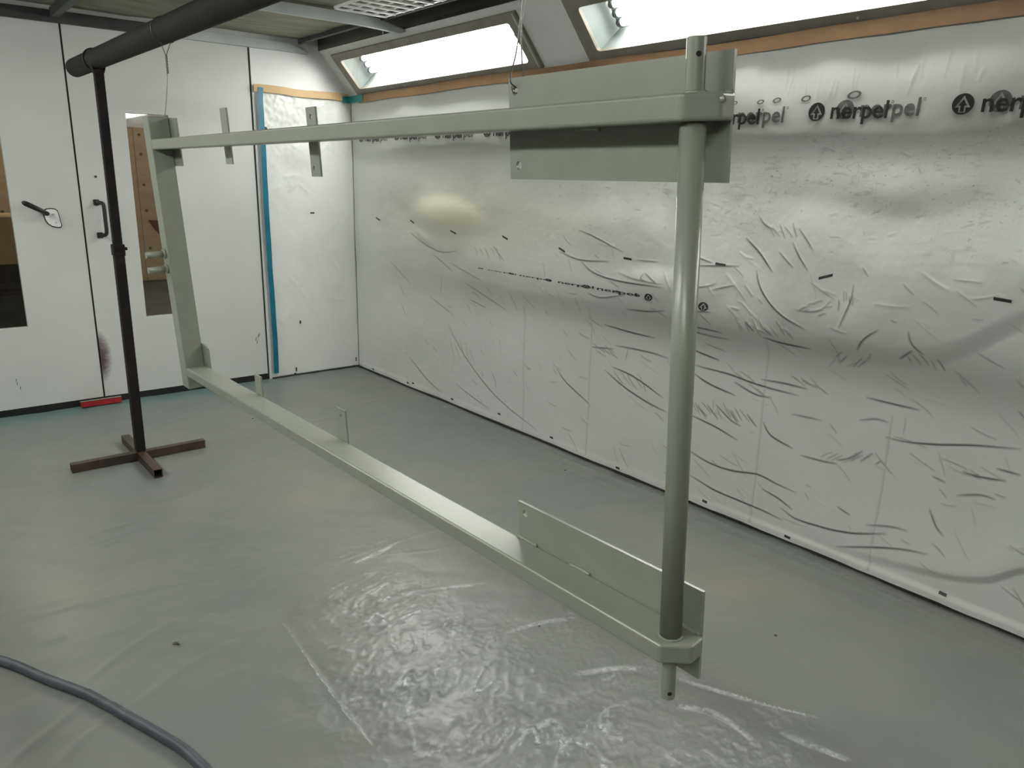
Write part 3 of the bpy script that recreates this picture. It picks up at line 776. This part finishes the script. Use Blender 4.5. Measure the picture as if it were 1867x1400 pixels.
co = LG[0] * np.array([.62, .55]); put_back('printed_logo', [(x0 + c[0], zz + c[1]) for c in co], LG[1], 'print')
for px, py, w_, h_ in [(569, 388, .036, .010), (547, 587, .012, .026), (540, 673, .012, .034), (538, 681, .020, .012), (653, 654, .010, .034)]:
    x0, zz = on_y(px, py); x0 = min(x0, W - .03)
    put_back('printed_dash', [(x0 - w_ / 2, zz - h_ / 2), (x0 + w_ / 2, zz - h_ / 2), (x0 + w_ / 2, zz + h_ / 2), (x0 - w_ / 2, zz + h_ / 2)], [(0, 1, 2, 3)], 'print')

# ------------------------------------------------------------------ tapes
def ribbon(pts, w, to3, thick, name, mat, wob=.003):
    """flat tape strip along pts in a wall plane, w wide"""
    bm = BM(); P = [Vector((a, b, 0)) for a, b in pts]; rows = []
    for i, p in enumerate(P):
        t = (P[min(i + 1, len(P) - 1)] - P[max(i - 1, 0)]).normalized(); n = Vector((-t.y, t.x, 0))
        j = random.uniform(-wob, wob)
        a = p + n * (w / 2 + j); b = p - n * (w / 2 - j)
        rows.append([bm.verts.new(to3(a.x, a.y, 0)), bm.verts.new(to3(b.x, b.y, 0)), bm.verts.new(to3(b.x, b.y, thick)), bm.verts.new(to3(a.x, a.y, thick))])
    for a, b in zip(rows, rows[1:]):
        for k in range(4): bm.faces.new((a[k], a[(k + 1) % 4], b[(k + 1) % 4], b[k]))
    bm.faces.new(rows[0][::-1]); bm.faces.new(rows[-1])
    return obj(name, bm, mat)
tp = [(y, 2.186 + .006 * math.sin(y * 1.7 + .6) + .003 * math.sin(y * 5)) for y in np.linspace(-.7, 5.66, 44)]
tag(ribbon(tp, .056, lambda y, z, t: Vector((W - .034 - t - .006 * sstep((z - 2.2) / .02) * 0, y, z)),   .002, 'masking_tape', 'tape_tan_shaded', .002), 'long shade-darkened tan masking tape strip along the top of the film-covered wall', 'tape')
# film header strip that the tape grips
A_, B_ = on_y(461, 160), on_y(639, 180)
tp = [(A_[0] + (3.03 - A_[0]) * t, A_[1] + (B_[1] - A_[1]) * t + .004 * math.sin(9 * t)) for t in np.linspace(0, 1, 14)]
tag(ribbon(tp, .054, lambda x, z, t: Vector((x, D - .018 - t, z)), .002, 'masking_tape', 'tape_tan', .002), 'short tan masking tape strip along the top of the end wall panel', 'tape')
tp = [(2.309 + .003 * math.sin(z * 4) + (.006 if z > 2.15 else 0), z) for z in np.linspace(.052, 2.222, 24)]
tag(ribbon(tp, .040, lambda x, z, t: Vector((x, D - .022 - t, z)), .002, 'masking_tape', 'tape_blue', .0015), 'blue masking tape running down the edge of the end wall film', 'tape')
bm = BM(); box(bm, (W - .042, D - .27, 2.160), (W - .038, D - .012, 2.212), .001); box(bm, (W - .085, D - .030, 2.165), (W - .038, D - .026, 2.212), .001)
tag(obj('masking_tape', bm, 'tape_teal'), 'small teal tape patch where the two tan tapes meet in the corner', 'tape')

# ================================================================== FLOOR FILM
xs = axis_steps([(XL + .004, .014), (-.1, .010), (.3, .0068), (W - .012, .0072)])
yf = axis_steps([(YF + .01, .03), (.3, .012), (.7, .0058), (2.9, .0062), (4.0, .010), (D + .012, .013)])
K = Sheet(xs, yf)
X, Yy = K.U, K.V
def cen(px, py): return on_z(px, py)
c0 = cen(800, 1230)
cr = np.zeros(X.shape)
for px, py, rx, ry, s in [(690, 1110, .26, .26, .8), (800, 1240, .34, .40, 1.0), (930, 1330, .30, .26, .9), (1100, 1130, .34, .20, .5), (1350, 1370, .35, .18, .7), (640, 1010, .2, .15, .45), (1050, 1390, .3, .2, .8), (1150, 1250, .3, .2, .55)]:
    a, b = cen(px, py); cr = np.maximum(cr, s * np.exp(-(((X - a) / rx) ** 2 + ((Yy - b) / ry) ** 2)))
K.a['crinkle'] = np.clip(cr, 0, 1)
ridged = lambda n: 1 - np.abs(n) / 1.5
K.h += .0045 + .0012 * fnoise(X.shape, (10, 14), 31) + .0005 * fnoise(X.shape, (34, 52), 32)
# long soft pulls running across the sheet
K.h += .0007 * fnoise(X.shape, (30, 30), 33, aniso=(3.0, 1.0), rot=-.5)
n1 = fnoise(X.shape, (60, 90), 34); n2 = fnoise(X.shape, (120, 170), 35)
K.h += cr * (.0042 * np.clip(ridged(n1), 0, 1) ** 3 + .0014 * np.clip(ridged(n2), 0, 1) ** 2)
fl = lambda pts: [on_z(*p) for p in pts]
def fold(pts, A, w, dirt=0, dw=.004):
    P = fl(pts); sp = [(v.x, v.y) for v in spline([(a, b, 0) for a, b in P], 6)]
    K.crease(sp, A=A, w=w, dirt=dirt, dw=dw)
for pts in [[(300, 920), (345, 905), (400, 880)], [(345, 960), (420, 945), (490, 930)], [(170, 975), (230, 958), (275, 940)], [(20, 1140), (140, 1105), (260, 1080), (350, 1060)], [(50, 1180), (120, 1165)], [(150, 1110), (200, 1095)],
            [(10, 1400), (90, 1335), (170, 1270)], [(100, 1400), (150, 1350), (220, 1295)], [(150, 1250), (230, 1190), (320, 1130)], [(240, 1290), (340, 1220), (430, 1170)], [(330, 1180), (390, 1120)]]:
    fold(pts, .0045, .018)
for k in range(120):
    x0, y0 = rng.uniform(-.2, 2.9), rng.uniform(.9, 5.4); a = rng.normal(math.radians(-20), .5); L = rng.uniform(.1, .5)
    K.crease([(x0 + L * t * math.cos(a + .2 * t), y0 + L * t * math.sin(a + .2 * t)) for t in np.linspace(0, 1, 5)], A=rng.uniform(.0006, .0018), w=rng.uniform(.009, .02))
# loose folds running along the foot of the film-covered wall
for off, A, w in ((.10, .006, .02), (.17, .009, .03), (.26, .004, .02)):
    K.crease([(W - off + .015 * math.sin(y * 2.2 + off * 30), y) for y in np.linspace(.2, 4.6, 30)], A=A, w=w)
# sheet edges turn up to meet the walls; teal floor paint shows through near the doors
K.a['haze'] = np.clip(np.exp(-((Yy - 5.80) / .16) ** 2) * np.interp(xs, [XL, 1.8, 2.4], [1, .9, .25])[:, None] + .10 * np.exp(-((Yy - 5.6) / .5) ** 2), 0, 1)
K.h = np.maximum(K.h, .0012)
fsheet = K.build('floor_sheet', lambda x, y, h: (x, y, h), 'floor')
tag(fsheet, 'grey translucent plastic sheet creased across the whole booth floor', 'plastic sheet')
def floor_z(x, y): return float(K.at(np.array(x), np.array(y)))

# ------------------------------------------------------------------ loose clear film crumpled on the floor
def m_clear():
    t = NT('clear_film')
    tr = t.n('ShaderNodeBsdfTransparent'); tr.inputs[0].default_value = (.985, .985, .985, 1)
    gl = t.n('ShaderNodeBsdfGlossy'); gl.inputs['Roughness'].default_value = 0.2; gl.inputs[0].default_value = (1, 1, 1, 1)
    mx = t.n('ShaderNodeMixShader'); lw = t.n('ShaderNodeLayerWeight'); lw.inputs[0].default_value = 0.5
    fr_ = t.math('ADD', t.math('MULTIPLY', t.math('POWER', lw.outputs['Facing'], 5.0), 0.5), 0.012)
    t.l(fr_, mx.inputs[0]); t.l(tr.outputs[0], mx.inputs[1]); t.l(gl.outputs[0], mx.inputs[2])
    # white scuffs and lamp glints of the creases, both painted as diffuse white
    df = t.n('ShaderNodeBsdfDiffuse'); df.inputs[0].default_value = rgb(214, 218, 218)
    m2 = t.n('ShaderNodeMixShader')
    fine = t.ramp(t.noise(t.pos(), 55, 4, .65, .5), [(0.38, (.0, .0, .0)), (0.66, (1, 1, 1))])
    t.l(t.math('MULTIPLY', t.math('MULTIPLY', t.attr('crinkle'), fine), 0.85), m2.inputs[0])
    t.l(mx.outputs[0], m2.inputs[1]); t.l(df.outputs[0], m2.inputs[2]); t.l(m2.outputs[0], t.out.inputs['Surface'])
    return t.m
M['clear'] = m_clear()
cx = axis_steps([(.70, .0065), (2.45, .0065)]); cy = axis_steps([(.75, .0065), (2.75, .0065)])
Cs = Sheet(cx, cy); CX, CY = Cs.U, Cs.V
crc = np.zeros(CX.shape)
for px, py, rx, ry, s_ in [(690, 1110, .22, .22, .9), (790, 1230, .30, .34, 1.0), (900, 1330, .28, .22, 1.0), (1330, 1350, .30, .14, .8), (650, 1000, .18, .10, .6), (1040, 1390, .3, .2, .8), (1090, 1140, .28, .10, .5), (1150, 1235, .3, .08, .5)]:
    a, b = on_z(px, py); crc = np.maximum(crc, s_ * np.exp(-(((CX - a) / rx) ** 2 + ((CY - b) / ry) ** 2)))
n1 = fnoise(CX.shape, (26, 30), 41, aniso=(2.6, 1.0), rot=.75); n2 = fnoise(CX.shape, (40, 46), 42, aniso=(1.6, 1.0), rot=.5); n3 = fnoise(CX.shape, (9, 11), 43); n4 = fnoise(CX.shape, (14, 16), 44)
rd1 = np.clip(1 - np.abs(n1) / .55, 0, 1); rd2 = np.clip(1 - np.abs(n2) / .5, 0, 1)
Cs.h += .0105 + .0012 * n3 + (crc + .05) * (.0034 * rd1 ** 2 + .0014 * rd2 ** 2)
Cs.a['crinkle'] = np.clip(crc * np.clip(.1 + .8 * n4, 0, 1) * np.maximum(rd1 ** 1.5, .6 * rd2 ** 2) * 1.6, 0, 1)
for pts in [[(610, 990), (650, 970), (700, 950)], [(645, 1030), (690, 1010), (735, 990)], [(640, 1130), (660, 1095), (715, 1060)], [(730, 1085), (810, 1078), (890, 1068)], [(920, 1160), (990, 1140), (1060, 1130)],
            [(690, 1165), (740, 1130), (800, 1110)], [(1040, 1235), (1120, 1225), (1200, 1225)], [(1230, 1290), (1310, 1310), (1390, 1370)], [(960, 1340), (1010, 1320), (1030, 1360)],
            [(507, 1130), (540, 1182), (580, 1240), (625, 1305), (665, 1360), (700, 1400)], [(1232, 1240), (1330, 1270), (1420, 1292), (1508, 1320)], [(1420, 1340), (1480, 1365), (1560, 1398)]]:
    sp = [(v.x, v.y) for v in spline([(*on_z(*p), 0) for p in pts], 6)]
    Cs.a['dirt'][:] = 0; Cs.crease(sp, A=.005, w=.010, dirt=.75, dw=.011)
    Cs.a['crinkle'] = np.maximum(Cs.a['crinkle'], Cs.a['dirt'])  # fold lines join the painted white scuff and glint mask
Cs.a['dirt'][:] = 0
poly_px = [(505, 1128), (560, 1060), (600, 985), (700, 930), (900, 1000), (1100, 1090), (1215, 1150), (1232, 1238), (1330, 1268), (1510, 1318), (1640, 1420), (1300, 1560), (760, 1470), (622, 1300), (575, 1235)]
PP_ = np.array([on_z(*p) for p in poly_px])
inside = np.zeros(CX.shape, bool)
for k in range(len(PP_)):
    (x1, y1), (x2, y2) = PP_[k], PP_[(k + 1) % len(PP_)]
    c_ = ((y1 > CY) != (y2 > CY)) & (CX < (x2 - x1) * (CY - y1) / (y2 - y1 + 1e-12) + x1); inside ^= c_
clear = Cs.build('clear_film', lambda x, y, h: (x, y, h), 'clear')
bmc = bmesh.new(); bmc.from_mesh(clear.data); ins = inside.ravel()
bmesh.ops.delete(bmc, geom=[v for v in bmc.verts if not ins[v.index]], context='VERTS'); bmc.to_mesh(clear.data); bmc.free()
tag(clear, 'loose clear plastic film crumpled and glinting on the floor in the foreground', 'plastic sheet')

# ================================================================== GATE FRAME (hung steel frame)
FO = Vector((1.0012, .7759, .7388)); YAW, TILT, PITCH = .0217, -.0563, -.0009
RF = Matrix.Rotation(YAW, 3, 'Z') @ Matrix.Rotation(TILT, 3, 'Y') @ Matrix.Rotation(PITCH, 3, 'X')
TH, TW, HT, LL = .040, .0815, .9524, 2.6296
fr = tag(empty('steel_frame', FO, RF.to_euler()), 'sage grey painted rectangular steel frame hanging from wires', 'frame')
def FP(name, bm, mat='paint', parent=fr, smooth=False): return obj(name, bm, mat, parent, smooth)
def fw(c, a, b): return FO + RF @ Vector((c, a, b))           # local (across, along, up) -> world
def rail(b0, b1, name):
    bm = BM()
    poly = [(0, 0), (.042, -.0417), (TW, -.0385), (TW, LL + .002), (0, LL + .002)]
    prism(bm, poly, lambda c, a: Vector((c, a, b0)), (0, 0, b1 - b0))
    es = [e for e in bm.edges]
    bmesh.ops.bevel(bm, geom=es, offset=.0055, segments=3, affect='EDGES', profile=.5)
    return FP(name, bm)
rail(0, TH, 'lower_rail'); rail(HT, HT + .0404, 'upper_rail')
bm = BM(); box(bm, (0, LL, -.0586), (.081, LL + .080, 1.0796), .004, 2); FP('end_post', bm)
# hinge tube and its pins
PC, PA = TW / 2 + .0, .0075
bm = BM(); cyl(bm, (PC, PA, TH - .002), (PC, PA, HT + .002), .0205, 32); FP('hinge_tube', bm)
def pin(b0, b1, hole_b, r):
    bm = BM(); ch = .002 if b1 > b0 else -.002
    cyl(bm, (PC, PA, b0), (PC, PA, b1 - ch), r, 28, caps=False)
    cyl(bm, (PC, PA, b1 - ch), (PC, PA, b1), r, 28, r2=r - .002)
    p = FP('pin', bm)
    d = Vector((-.62, -.78, 0)).normalized()
    bm = BM(); c = Vector((PC, PA, hole_b)); cyl(bm, c + d * (r - .004), c + d * (r + .0004), .0042, 14); FP('pin_hole', bm, 'black', p)
    return p
pin(HT + .039, 1.0722, 1.047, .0150); pin(.001, -.099, -.082, .0135)
# back plates
pt = .006
def bplate(a0, a1, b0, b1, holes, name='back_plate', cut=None, c0=TW):
    outer = [(a0, b0), (a1, b0), (a1, b1), (a0, b1)] if cut is None else cut
    bm = BM(); plate(bm, outer, holes, lambda a, b: Vector((c0, a, b)), pt, (1, 0, 0)); return FP(name, bm)
bplate(-.0315, .4922, .8604, 1.0541, [circ(.473, 1.029, .0085), circ(.466, .887, .0085)])
bplate(-.0315, .4922, -.0574, .1321, [circ(.4664, .1085, .0085)])
bplate(0, 0, 0, 0, [], 'corner_plate', [(LL - .082, .887), (LL + .07, .887), (LL + .07, 1.0796), (LL - .082, 1.0705)])
bplate(0, 0, 0, 0, [], 'corner_plate', [(LL - .065, -.052), (LL + .07, -.052), (LL + .07, .136), (LL - .024, .136), (LL - .072, .1225)])
for a0, a1, b0, b1, hs in ((2.009, 2.066, .893, 1.081, [(2.046, .9163)]), (1.342, 1.400, .857, 1.048, [(1.373, 1.0216), (1.3796, .880)]),
                           (1.995, 2.054, -.070, .116, [(2.026, .094)]), (1.328, 1.390, -.058, .146, [(1.357, .122)])):
    bplate(a0, a1, b0, b1, [circ(a, b, .0075, 12) for a, b in hs], 'bolt_tab')
# stub rods on the end post
for b in (.534, .470):
    bm = BM(); cyl(bm, (.004, LL + .042, b), (-.078, LL + .042, b), .0135, 18); cyl(bm, (.001, LL + .042, b), (-.010, LL + .042, b), .019, 18)
    FP('stub_rod', bm)
# weld beads
def bead(p, q, r=.0050, step=.007):
    bm = BM(); p = Vector(p); q = Vector(q); n = max(2, int((q - p).length / step))
    pts = [p + (q - p) * i / n + Vector((random.uniform(-1, 1), 0, random.uniform(-1, 1))) * .0010 for i in range(n + 1)]
    tube(bm, pts, r, 8, rf=lambda i: r * (0.75 + .45 * random.random())); return FP('weld_bead', bm)
bead((TW - .001, .4922, TH + .001), (TW - .001, .425, TH + .001)); bead((TW - .001, .318, TH + .001), (TW - .001, .255, TH + .001)); bead((TW - .001, .03, TH + .001), (TW - .001, -.03, TH + .001), .0045)
bead((TW - .001, .37, HT + .041), (TW - .001, .02, HT + .041)); bead((TW - .001, -.012, HT + .041), (TW - .001, -.033, HT + .041), .004)
bead((TW - .001, .30, HT - .001), (TW - .001, .24, HT - .001))
def ringbead(b, r, a0, a1):
    bm = BM(); n = 16
    pts = [Vector((PC + r * math.cos(a0 + (a1 - a0) * i / n), PA + r * math.sin(a0 + (a1 - a0) * i / n), b)) for i in range(n + 1)]
    tube(bm, pts, .003, 8, rf=lambda i: .003 * (.7 + .6 * random.random())); FP('weld_bead', bm)
ringbead(TH + .001, .0215, 0, 2 * math.pi); ringbead(HT + .0415, .016, 0, 2 * math.pi); ringbead(-.001, .0145, 0, 2 * math.pi)
bm = BM(); bmesh.ops.create_icosphere(bm, subdivisions=2, radius=.006); bmesh.ops.translate(bm, verts=bm.verts, vec=(.045, -.0412, HT + .030)); FP('weld_spatter', bm)

# ================================================================== STANDS, PIPE, WIRES
def stand(sx, sy, label, upper_h=2.098):
    root = tag(empty('floor_stand', (sx, sy, 0)), label, 'stand', 'steel floor stands')
    zf = .008
    bm = BM(); box(bm, (-.025, -.025, zf + .05), (.025, .025, 1.22), .003); low = obj('lower_post', bm, 'dark_steel', root)
    bm = BM(); box(bm, (-.029, -.029, 1.165), (.029, .029, 1.225), .002); obj('collar', bm, 'dark_steel', low)
    for dx, dy in ((.029, 0), (0, -.029)):
        bm = BM(); cyl(bm, (dx, dy, 1.2), (dx * 1.55, dy * 1.55, 1.2), .009, 6); obj('bolt', bm, 'dark_steel', low)
    bm = BM(); box(bm, (-.0215, -.0215, 1.20), (.0215, .0215, upper_h), .003); obj('upper_post', bm, 'dark_steel', root)
    # saddle that carries the pipe
    for s in (-1, 1):
        bm = BM()
        prism(bm, [(s * .020, -.02), (s * .0235, -.02), (s * .040, .035), (s * .036, .036)], lambda u, v: Vector((u, -.02, upper_h + v)), (0, .04, 0))
        obj('saddle_cheek', bm, 'dark_steel', root)
    for ax in (0, 1):
        for s in (-1, 1):
            bm = BM(); L = .355; w_ = .0225; t_ = .003
            # square hollow section, open end
            o = [(-w_, 0), (w_, 0), (w_, .045), (-w_, .045)]; i_ = [(-w_ + t_, t_), (w_ - t_, t_), (w_ - t_, .045 - t_), (-w_ + t_, .045 - t_)]
            to3 = (lambda u, v: Vector((s * .0225, u, zf + v))) if ax == 0 else (lambda u, v: Vector((u, s * .0225, zf + v)))
            plate(bm, o, [i_], to3, L - .0225, (s, 0, 0) if ax == 0 else (0, s, 0)); obj('foot', bm, 'rust', root)
    bm = BM(); box(bm, (-.0225, -.0225, zf), (.0225, .0225, zf + .05)); obj('hub', bm, 'rust', root)
    return root
stand(.965, 4.535, 'rusty steel cross-foot stand carrying the overhead pipe near the doors')
stand(1.062, -.40, 'rusty steel cross-foot stand carrying the near end of the pipe')
PR = .049; PZ = 2.098 + PR
pa, pb = Vector((.956, 5.02, PZ)), Vector((1.071, -.78, PZ))
bm = BM(); cyl(bm, pa, pb, PR, 36, caps=False)
# rounded closed end
n = 36; dirv = (pa - pb).normalized(); xx = dirv.orthogonal().normalized(); yyv = dirv.cross(xx)
prev = None
for q in range(6):
    a = math.pi / 2 * q / 5; rr = PR * math.cos(a) if q < 5 else .001; c = pa + dirv * PR * .55 * math.sin(a)
    ring = [bm.verts.new(c + (xx * math.cos(2 * math.pi * i / n) + yyv * math.sin(2 * math.pi * i / n)) * rr) for i in range(n)]
    if prev:
        for i in range(n): f = bm.faces.new((prev[i], prev[(i + 1) % n], ring[(i + 1) % n], ring[i])); f.smooth = True
    prev = ring
pipe = tag(obj('support_pipe', bm, 'pipe'), 'thick grey steel pipe laid across the stands under the ceiling', 'pipe')
def pipe_c(y): t = (y - pa.y) / (pb.y - pa.y); return pa + (pb - pa) * t
def loop_pts(y, r, a0, a1, n=18, pitch=0.0):
    c = pipe_c(y); return [c + Vector((math.cos(a0 + (a1 - a0) * i / n) * r, pitch * i / n, math.sin(a0 + (a1 - a0) * i / n) * r)) for i in range(n + 1)]
# weld / tie wire beside the stand head
bm = BM(); tube(bm, loop_pts(4.60, PR + .0045, 0, 2 * math.pi, 32, -.03), .004, 8); tag(obj('tie_wire', bm, 'black'), 'black tie wire wound round the pipe beside the stand head', 'wire')
# hanging wire at the far post
top = fw(.070, LL + .012, 1.0796)
yw = top.y + .02
bm = BM(); cc = pipe_c(yw)
kn = Vector((cc.x - .004, yw - .01, PZ - PR - .045))
pts = [kn] + [p for p in loop_pts(yw, PR + .002, math.radians(-70), math.radians(250), 20)] + [kn + Vector((0, .004, -.004))]
tube(bm, pts, .0016, 6); 
tw_ = [kn + Vector((.0035 * math.cos(q * 1.9), .0035 * math.sin(q * 1.9), -.0045 * q)) for q in range(16)]
tube(bm, tw_, .0022, 6); tw2 = [kn + Vector((-.0035 * math.cos(q * 1.9), -.0035 * math.sin(q * 1.9), -.0045 * q)) for q in range(16)]; tube(bm, tw2, .0022, 6)
w0 = kn + Vector((0, 0, -.06)); tube(bm, spline([w0, w0.lerp(top, .3) + Vector((.002, 0, 0)), w0.lerp(top, .75) + Vector((.002, 0, 0)), top + Vector((0, 0, -.003))], 6), .0016, 6)
tag(obj('hanging_wire', bm, 'wire'), 'thin twisted wire holding the far end post to the pipe', 'wire', 'wires holding the frame')
hb = fw(TW + .003, .473, 1.029); yw = hb.y - .004; cc = pipe_c(yw)
bm = BM()
kn = Vector((cc.x, yw, PZ - PR - .05))
for s in (-1, 1):
    o = Vector((0, .010 * s, 0))
    tube(bm, spline([kn + o * .3, kn + o * .9 + Vector((0, 0, -.06)), kn.lerp(hb, .55) + o * .25, kn.lerp(hb, .75) + o * .9, hb + Vector((-.016 * (1 if s > 0 else -1), 0, .02)), hb + Vector((0, 0, .006))], 6), .0015, 6)
tube(bm, [kn] + loop_pts(yw, PR + .002, math.radians(-70), math.radians(250), 20) + [kn], .0015, 6)
tube(bm, [hb + Vector((.012 * math.cos(a), 0, .008 + .012 * math.sin(a))) for a in np.linspace(-math.pi * 1.0, 0, 9)], .0015, 6)
tag(obj('hanging_wire', bm, 'wire'), 'doubled wire looped through the bolt hole of the upper back plate', 'wire', 'wires holding the frame')

# ================================================================== SMALL THINGS
hp = [on_z(*p, .02) for p in [(0, 1203), (80, 1235), (160, 1268), (230, 1305), (290, 1340), (340, 1372), (375, 1405)]]
ctrl = [(-.75, 3.75), (-.45, 3.45), (-.12, 3.10)] + hp + [(.50, 1.70), (.52, 1.45), (.46, 1.15), (.30, .85)]
bm = BM(); tube(bm, [(p.x, p.y, floor_z(p.x, p.y) + .0165) for p in spline([(a, b, 0) for a, b in ctrl], 8)], .0155, 14)
tag(obj('air_hose', bm, 'hose'), 'dark grey rubber hose curving over the floor sheet', 'hose')
# red bar at the door foot
x0, x1 = .889, 1.150
rb = tag(empty('red_bar', ((x0 + x1) / 2, D - .045, .012)), 'short red steel bar lying on the floor below the door joint', 'bar')
bm = BM(); box(bm, (-.128, -.018, 0), (.128, .018, .040), .003); obj('bar_body', bm, 'red', rb)
bm = BM(); box(bm, (-.130, -.020, .0405), (.130, .006, .0435), .001); obj('top_lip', bm, 'bezel', rb)
# scrap on the floor
x0, y0 = on_z(325, 1178); bm = BM(); z0 = floor_z(x0, y0) + .001
for k in range(5):
    a = random.uniform(0, 6.28); o = Vector((x0 + random.uniform(-.014, .014), y0 + random.uniform(-.008, .008), z0))
    u = Vector((math.cos(a), math.sin(a), .3)) * random.uniform(.008, .014); v = Vector((-math.sin(a), math.cos(a), .6)) * random.uniform(.004, .009)
    vs = [bm.verts.new(o + p) for p in (-u * .6, u * .7 - v * .2, u * .5 + v, -u * .4 + v * .8 + Vector((0, 0, .003)))]
    bm.faces.new(vs)
e = bmesh.ops.extrude_face_region(bm, geom=list(bm.faces)); bmesh.ops.translate(bm, verts=[g for g in e['geom'] if isinstance(g, bmesh.types.BMVert)], vec=(0, 0, .0015))
tag(obj('paper_scrap', bm, 'scrap'), 'tiny dark crumpled scrap lying alone on the floor sheet', 'scrap')
for i, (px, py) in enumerate([(461, 764), (1414, 1160), (983, 1144), (1030, 860)]):
    x0, y0 = on_z(px, py); bm = BM(); z0 = floor_z(x0, y0)
    bmesh.ops.create_icosphere(bm, subdivisions=1, radius=.006)
    for v in bm.verts: v.co = Vector((v.co.x * random.uniform(.8, 1.3) + x0, v.co.y * random.uniform(.7, 1.2) + y0, v.co.z * .5 + z0 + .002))
    tag(obj('dirt_crumb', bm, 'scrap'), ['dark crumb on the floor sheet below the far part of the lower rail', 'dark crumb on the bare floor sheet right of the lower pin', 'dark crumb on the crinkled sheet in front of the lower rail', 'dark crumb on the floor sheet behind the lower rail'][i], 'crumb')

# ================================================================== HALL BEYOND THE DOOR WINDOWS
bm = BM(); box(bm, (-3, D + .16, -.12), (7, 13.2, -.0)); tag(obj('floor_hall', bm, 'hall_floor'), 'dark workshop floor beyond the door windows', 'floor', kind='structure')
HB = 12.4
bm = BM(); box(bm, (-3, HB + .05, -.02), (7, HB + .15, 3.6)); wh = tag(obj('wall_hall', bm, 'hall_white'), 'pale workshop wall with tan boards beyond the windows', 'wall', kind='structure')
k = 0; xb = -3.0
while xb < 7:
    bm = BM(); box(bm, (xb + .002, HB, .02), (xb + .598, HB + .05, 2.22), .004); b = obj('board', bm, 'hall_board', wh)
    for zz in (.5, 1.05, 1.42, 1.85, 2.12):
        for dx in (.08, .50):
            bm = BM(); cyl(bm, (xb + dx, HB - .006, zz), (xb + dx, HB + .001, zz), .022, 10); obj('screw', bm, 'screw', b)
    xb += .60
def carton(x0, y0, x1, y1, z0, z1, mat, label):
    root = tag(empty('carton', ((x0 + x1) / 2, (y0 + y1) / 2, z0)), label, 'box', 'cartons in the workshop')
    hx, hy, hz = (x1 - x0) / 2, (y1 - y0) / 2, z1 - z0
    bm = BM(); box(bm, (-hx, -hy, 0), (hx, hy, hz), .006); obj('body', bm, mat, root)
    bm = BM(); box(bm, (-.03, -hy - .001, hz * .55), (.03, -hy + .004, hz + .001)); box(bm, (-.03, -hy, hz - .002), (.03, hy, hz + .0012)); obj('box_tape', bm, 'tape_tan', root)
def hall_pt(px, py, Y): return on_y(px, py, Y)
yc = 8.2
xa = hall_pt(-60, 440, yc)[0]; xb_ = hall_pt(34, 440, yc)[0]
zt = hall_pt(10, 395, yc)[1]; zb_ = hall_pt(10, 483, yc)[1]
pal = tag(empty('pallet_stack', ((xa + xb_) / 2, yc + .4, 0)), 'stack of dark pallets under cartons seen through the left window', 'pallet')
nlay = 4; hh = max(zb_, .2) / nlay
for q in range(nlay):
    for r_ in range(3):
        bm = BM(); box(bm, (-.55, -.4 + r_ * .36, q * hh), (.62, -.32 + r_ * .36, q * hh + hh * .62)); obj('bearer', bm, 'pallet', pal)
    for r_ in range(5):
        bm = BM(); box(bm, (-.57, -.41 + r_ * .19, q * hh + hh * .64), (.64, -.28 + r_ * .19, (q + 1) * hh - .003)); obj('deck_board', bm, 'pallet', pal)
carton(xa - .4, yc, xb_ + .05, yc + .75, zb_ + .001, zt, 'carton', 'pale tan carton on the pallets seen through the left window')
carton(xa - .3, yc + .05, xb_ - .12, yc + .65, zt + .003, zt + .22, 'carton_dark', 'dark brown carton topmost of the pile seen through the left window')
# brown cloth pennant on the boards seen through the right window
P_ = [hall_pt(*p, HB - .02) for p in [(271, 401), (288, 402), (291, 427), (283, 418)]]
bm = BM(); prism(bm, P_, lambda u, v: Vector((u, HB - .02, v)), (0, .018, 0)); tag(obj('cloth_pennant', bm, 'flag_brown'), 'small dark brown cloth hanging on the tan boards beyond the window', 'cloth')
for i, xx_ in enumerate((.4, 3.2)):  # lamps added out of view to light the hall
    root = tag(empty('hall_fill_lamp', (xx_, 9.4, 3.3)), ['added unseen strip lamp lighting the hall beyond the left door', 'added unseen strip lamp lighting the hall beyond the right door'][i], 'lamp')
    bm = BM(); box(bm, (-.7, -.06, .02), (.7, .06, .08), .005); obj('housing', bm, 'white_metal', root)
    bm = BM(); cyl(bm, (-.65, 0, 0), (.65, 0, 0), .02, 12); obj('tube', bm, 'hall_fill_lamp', root)
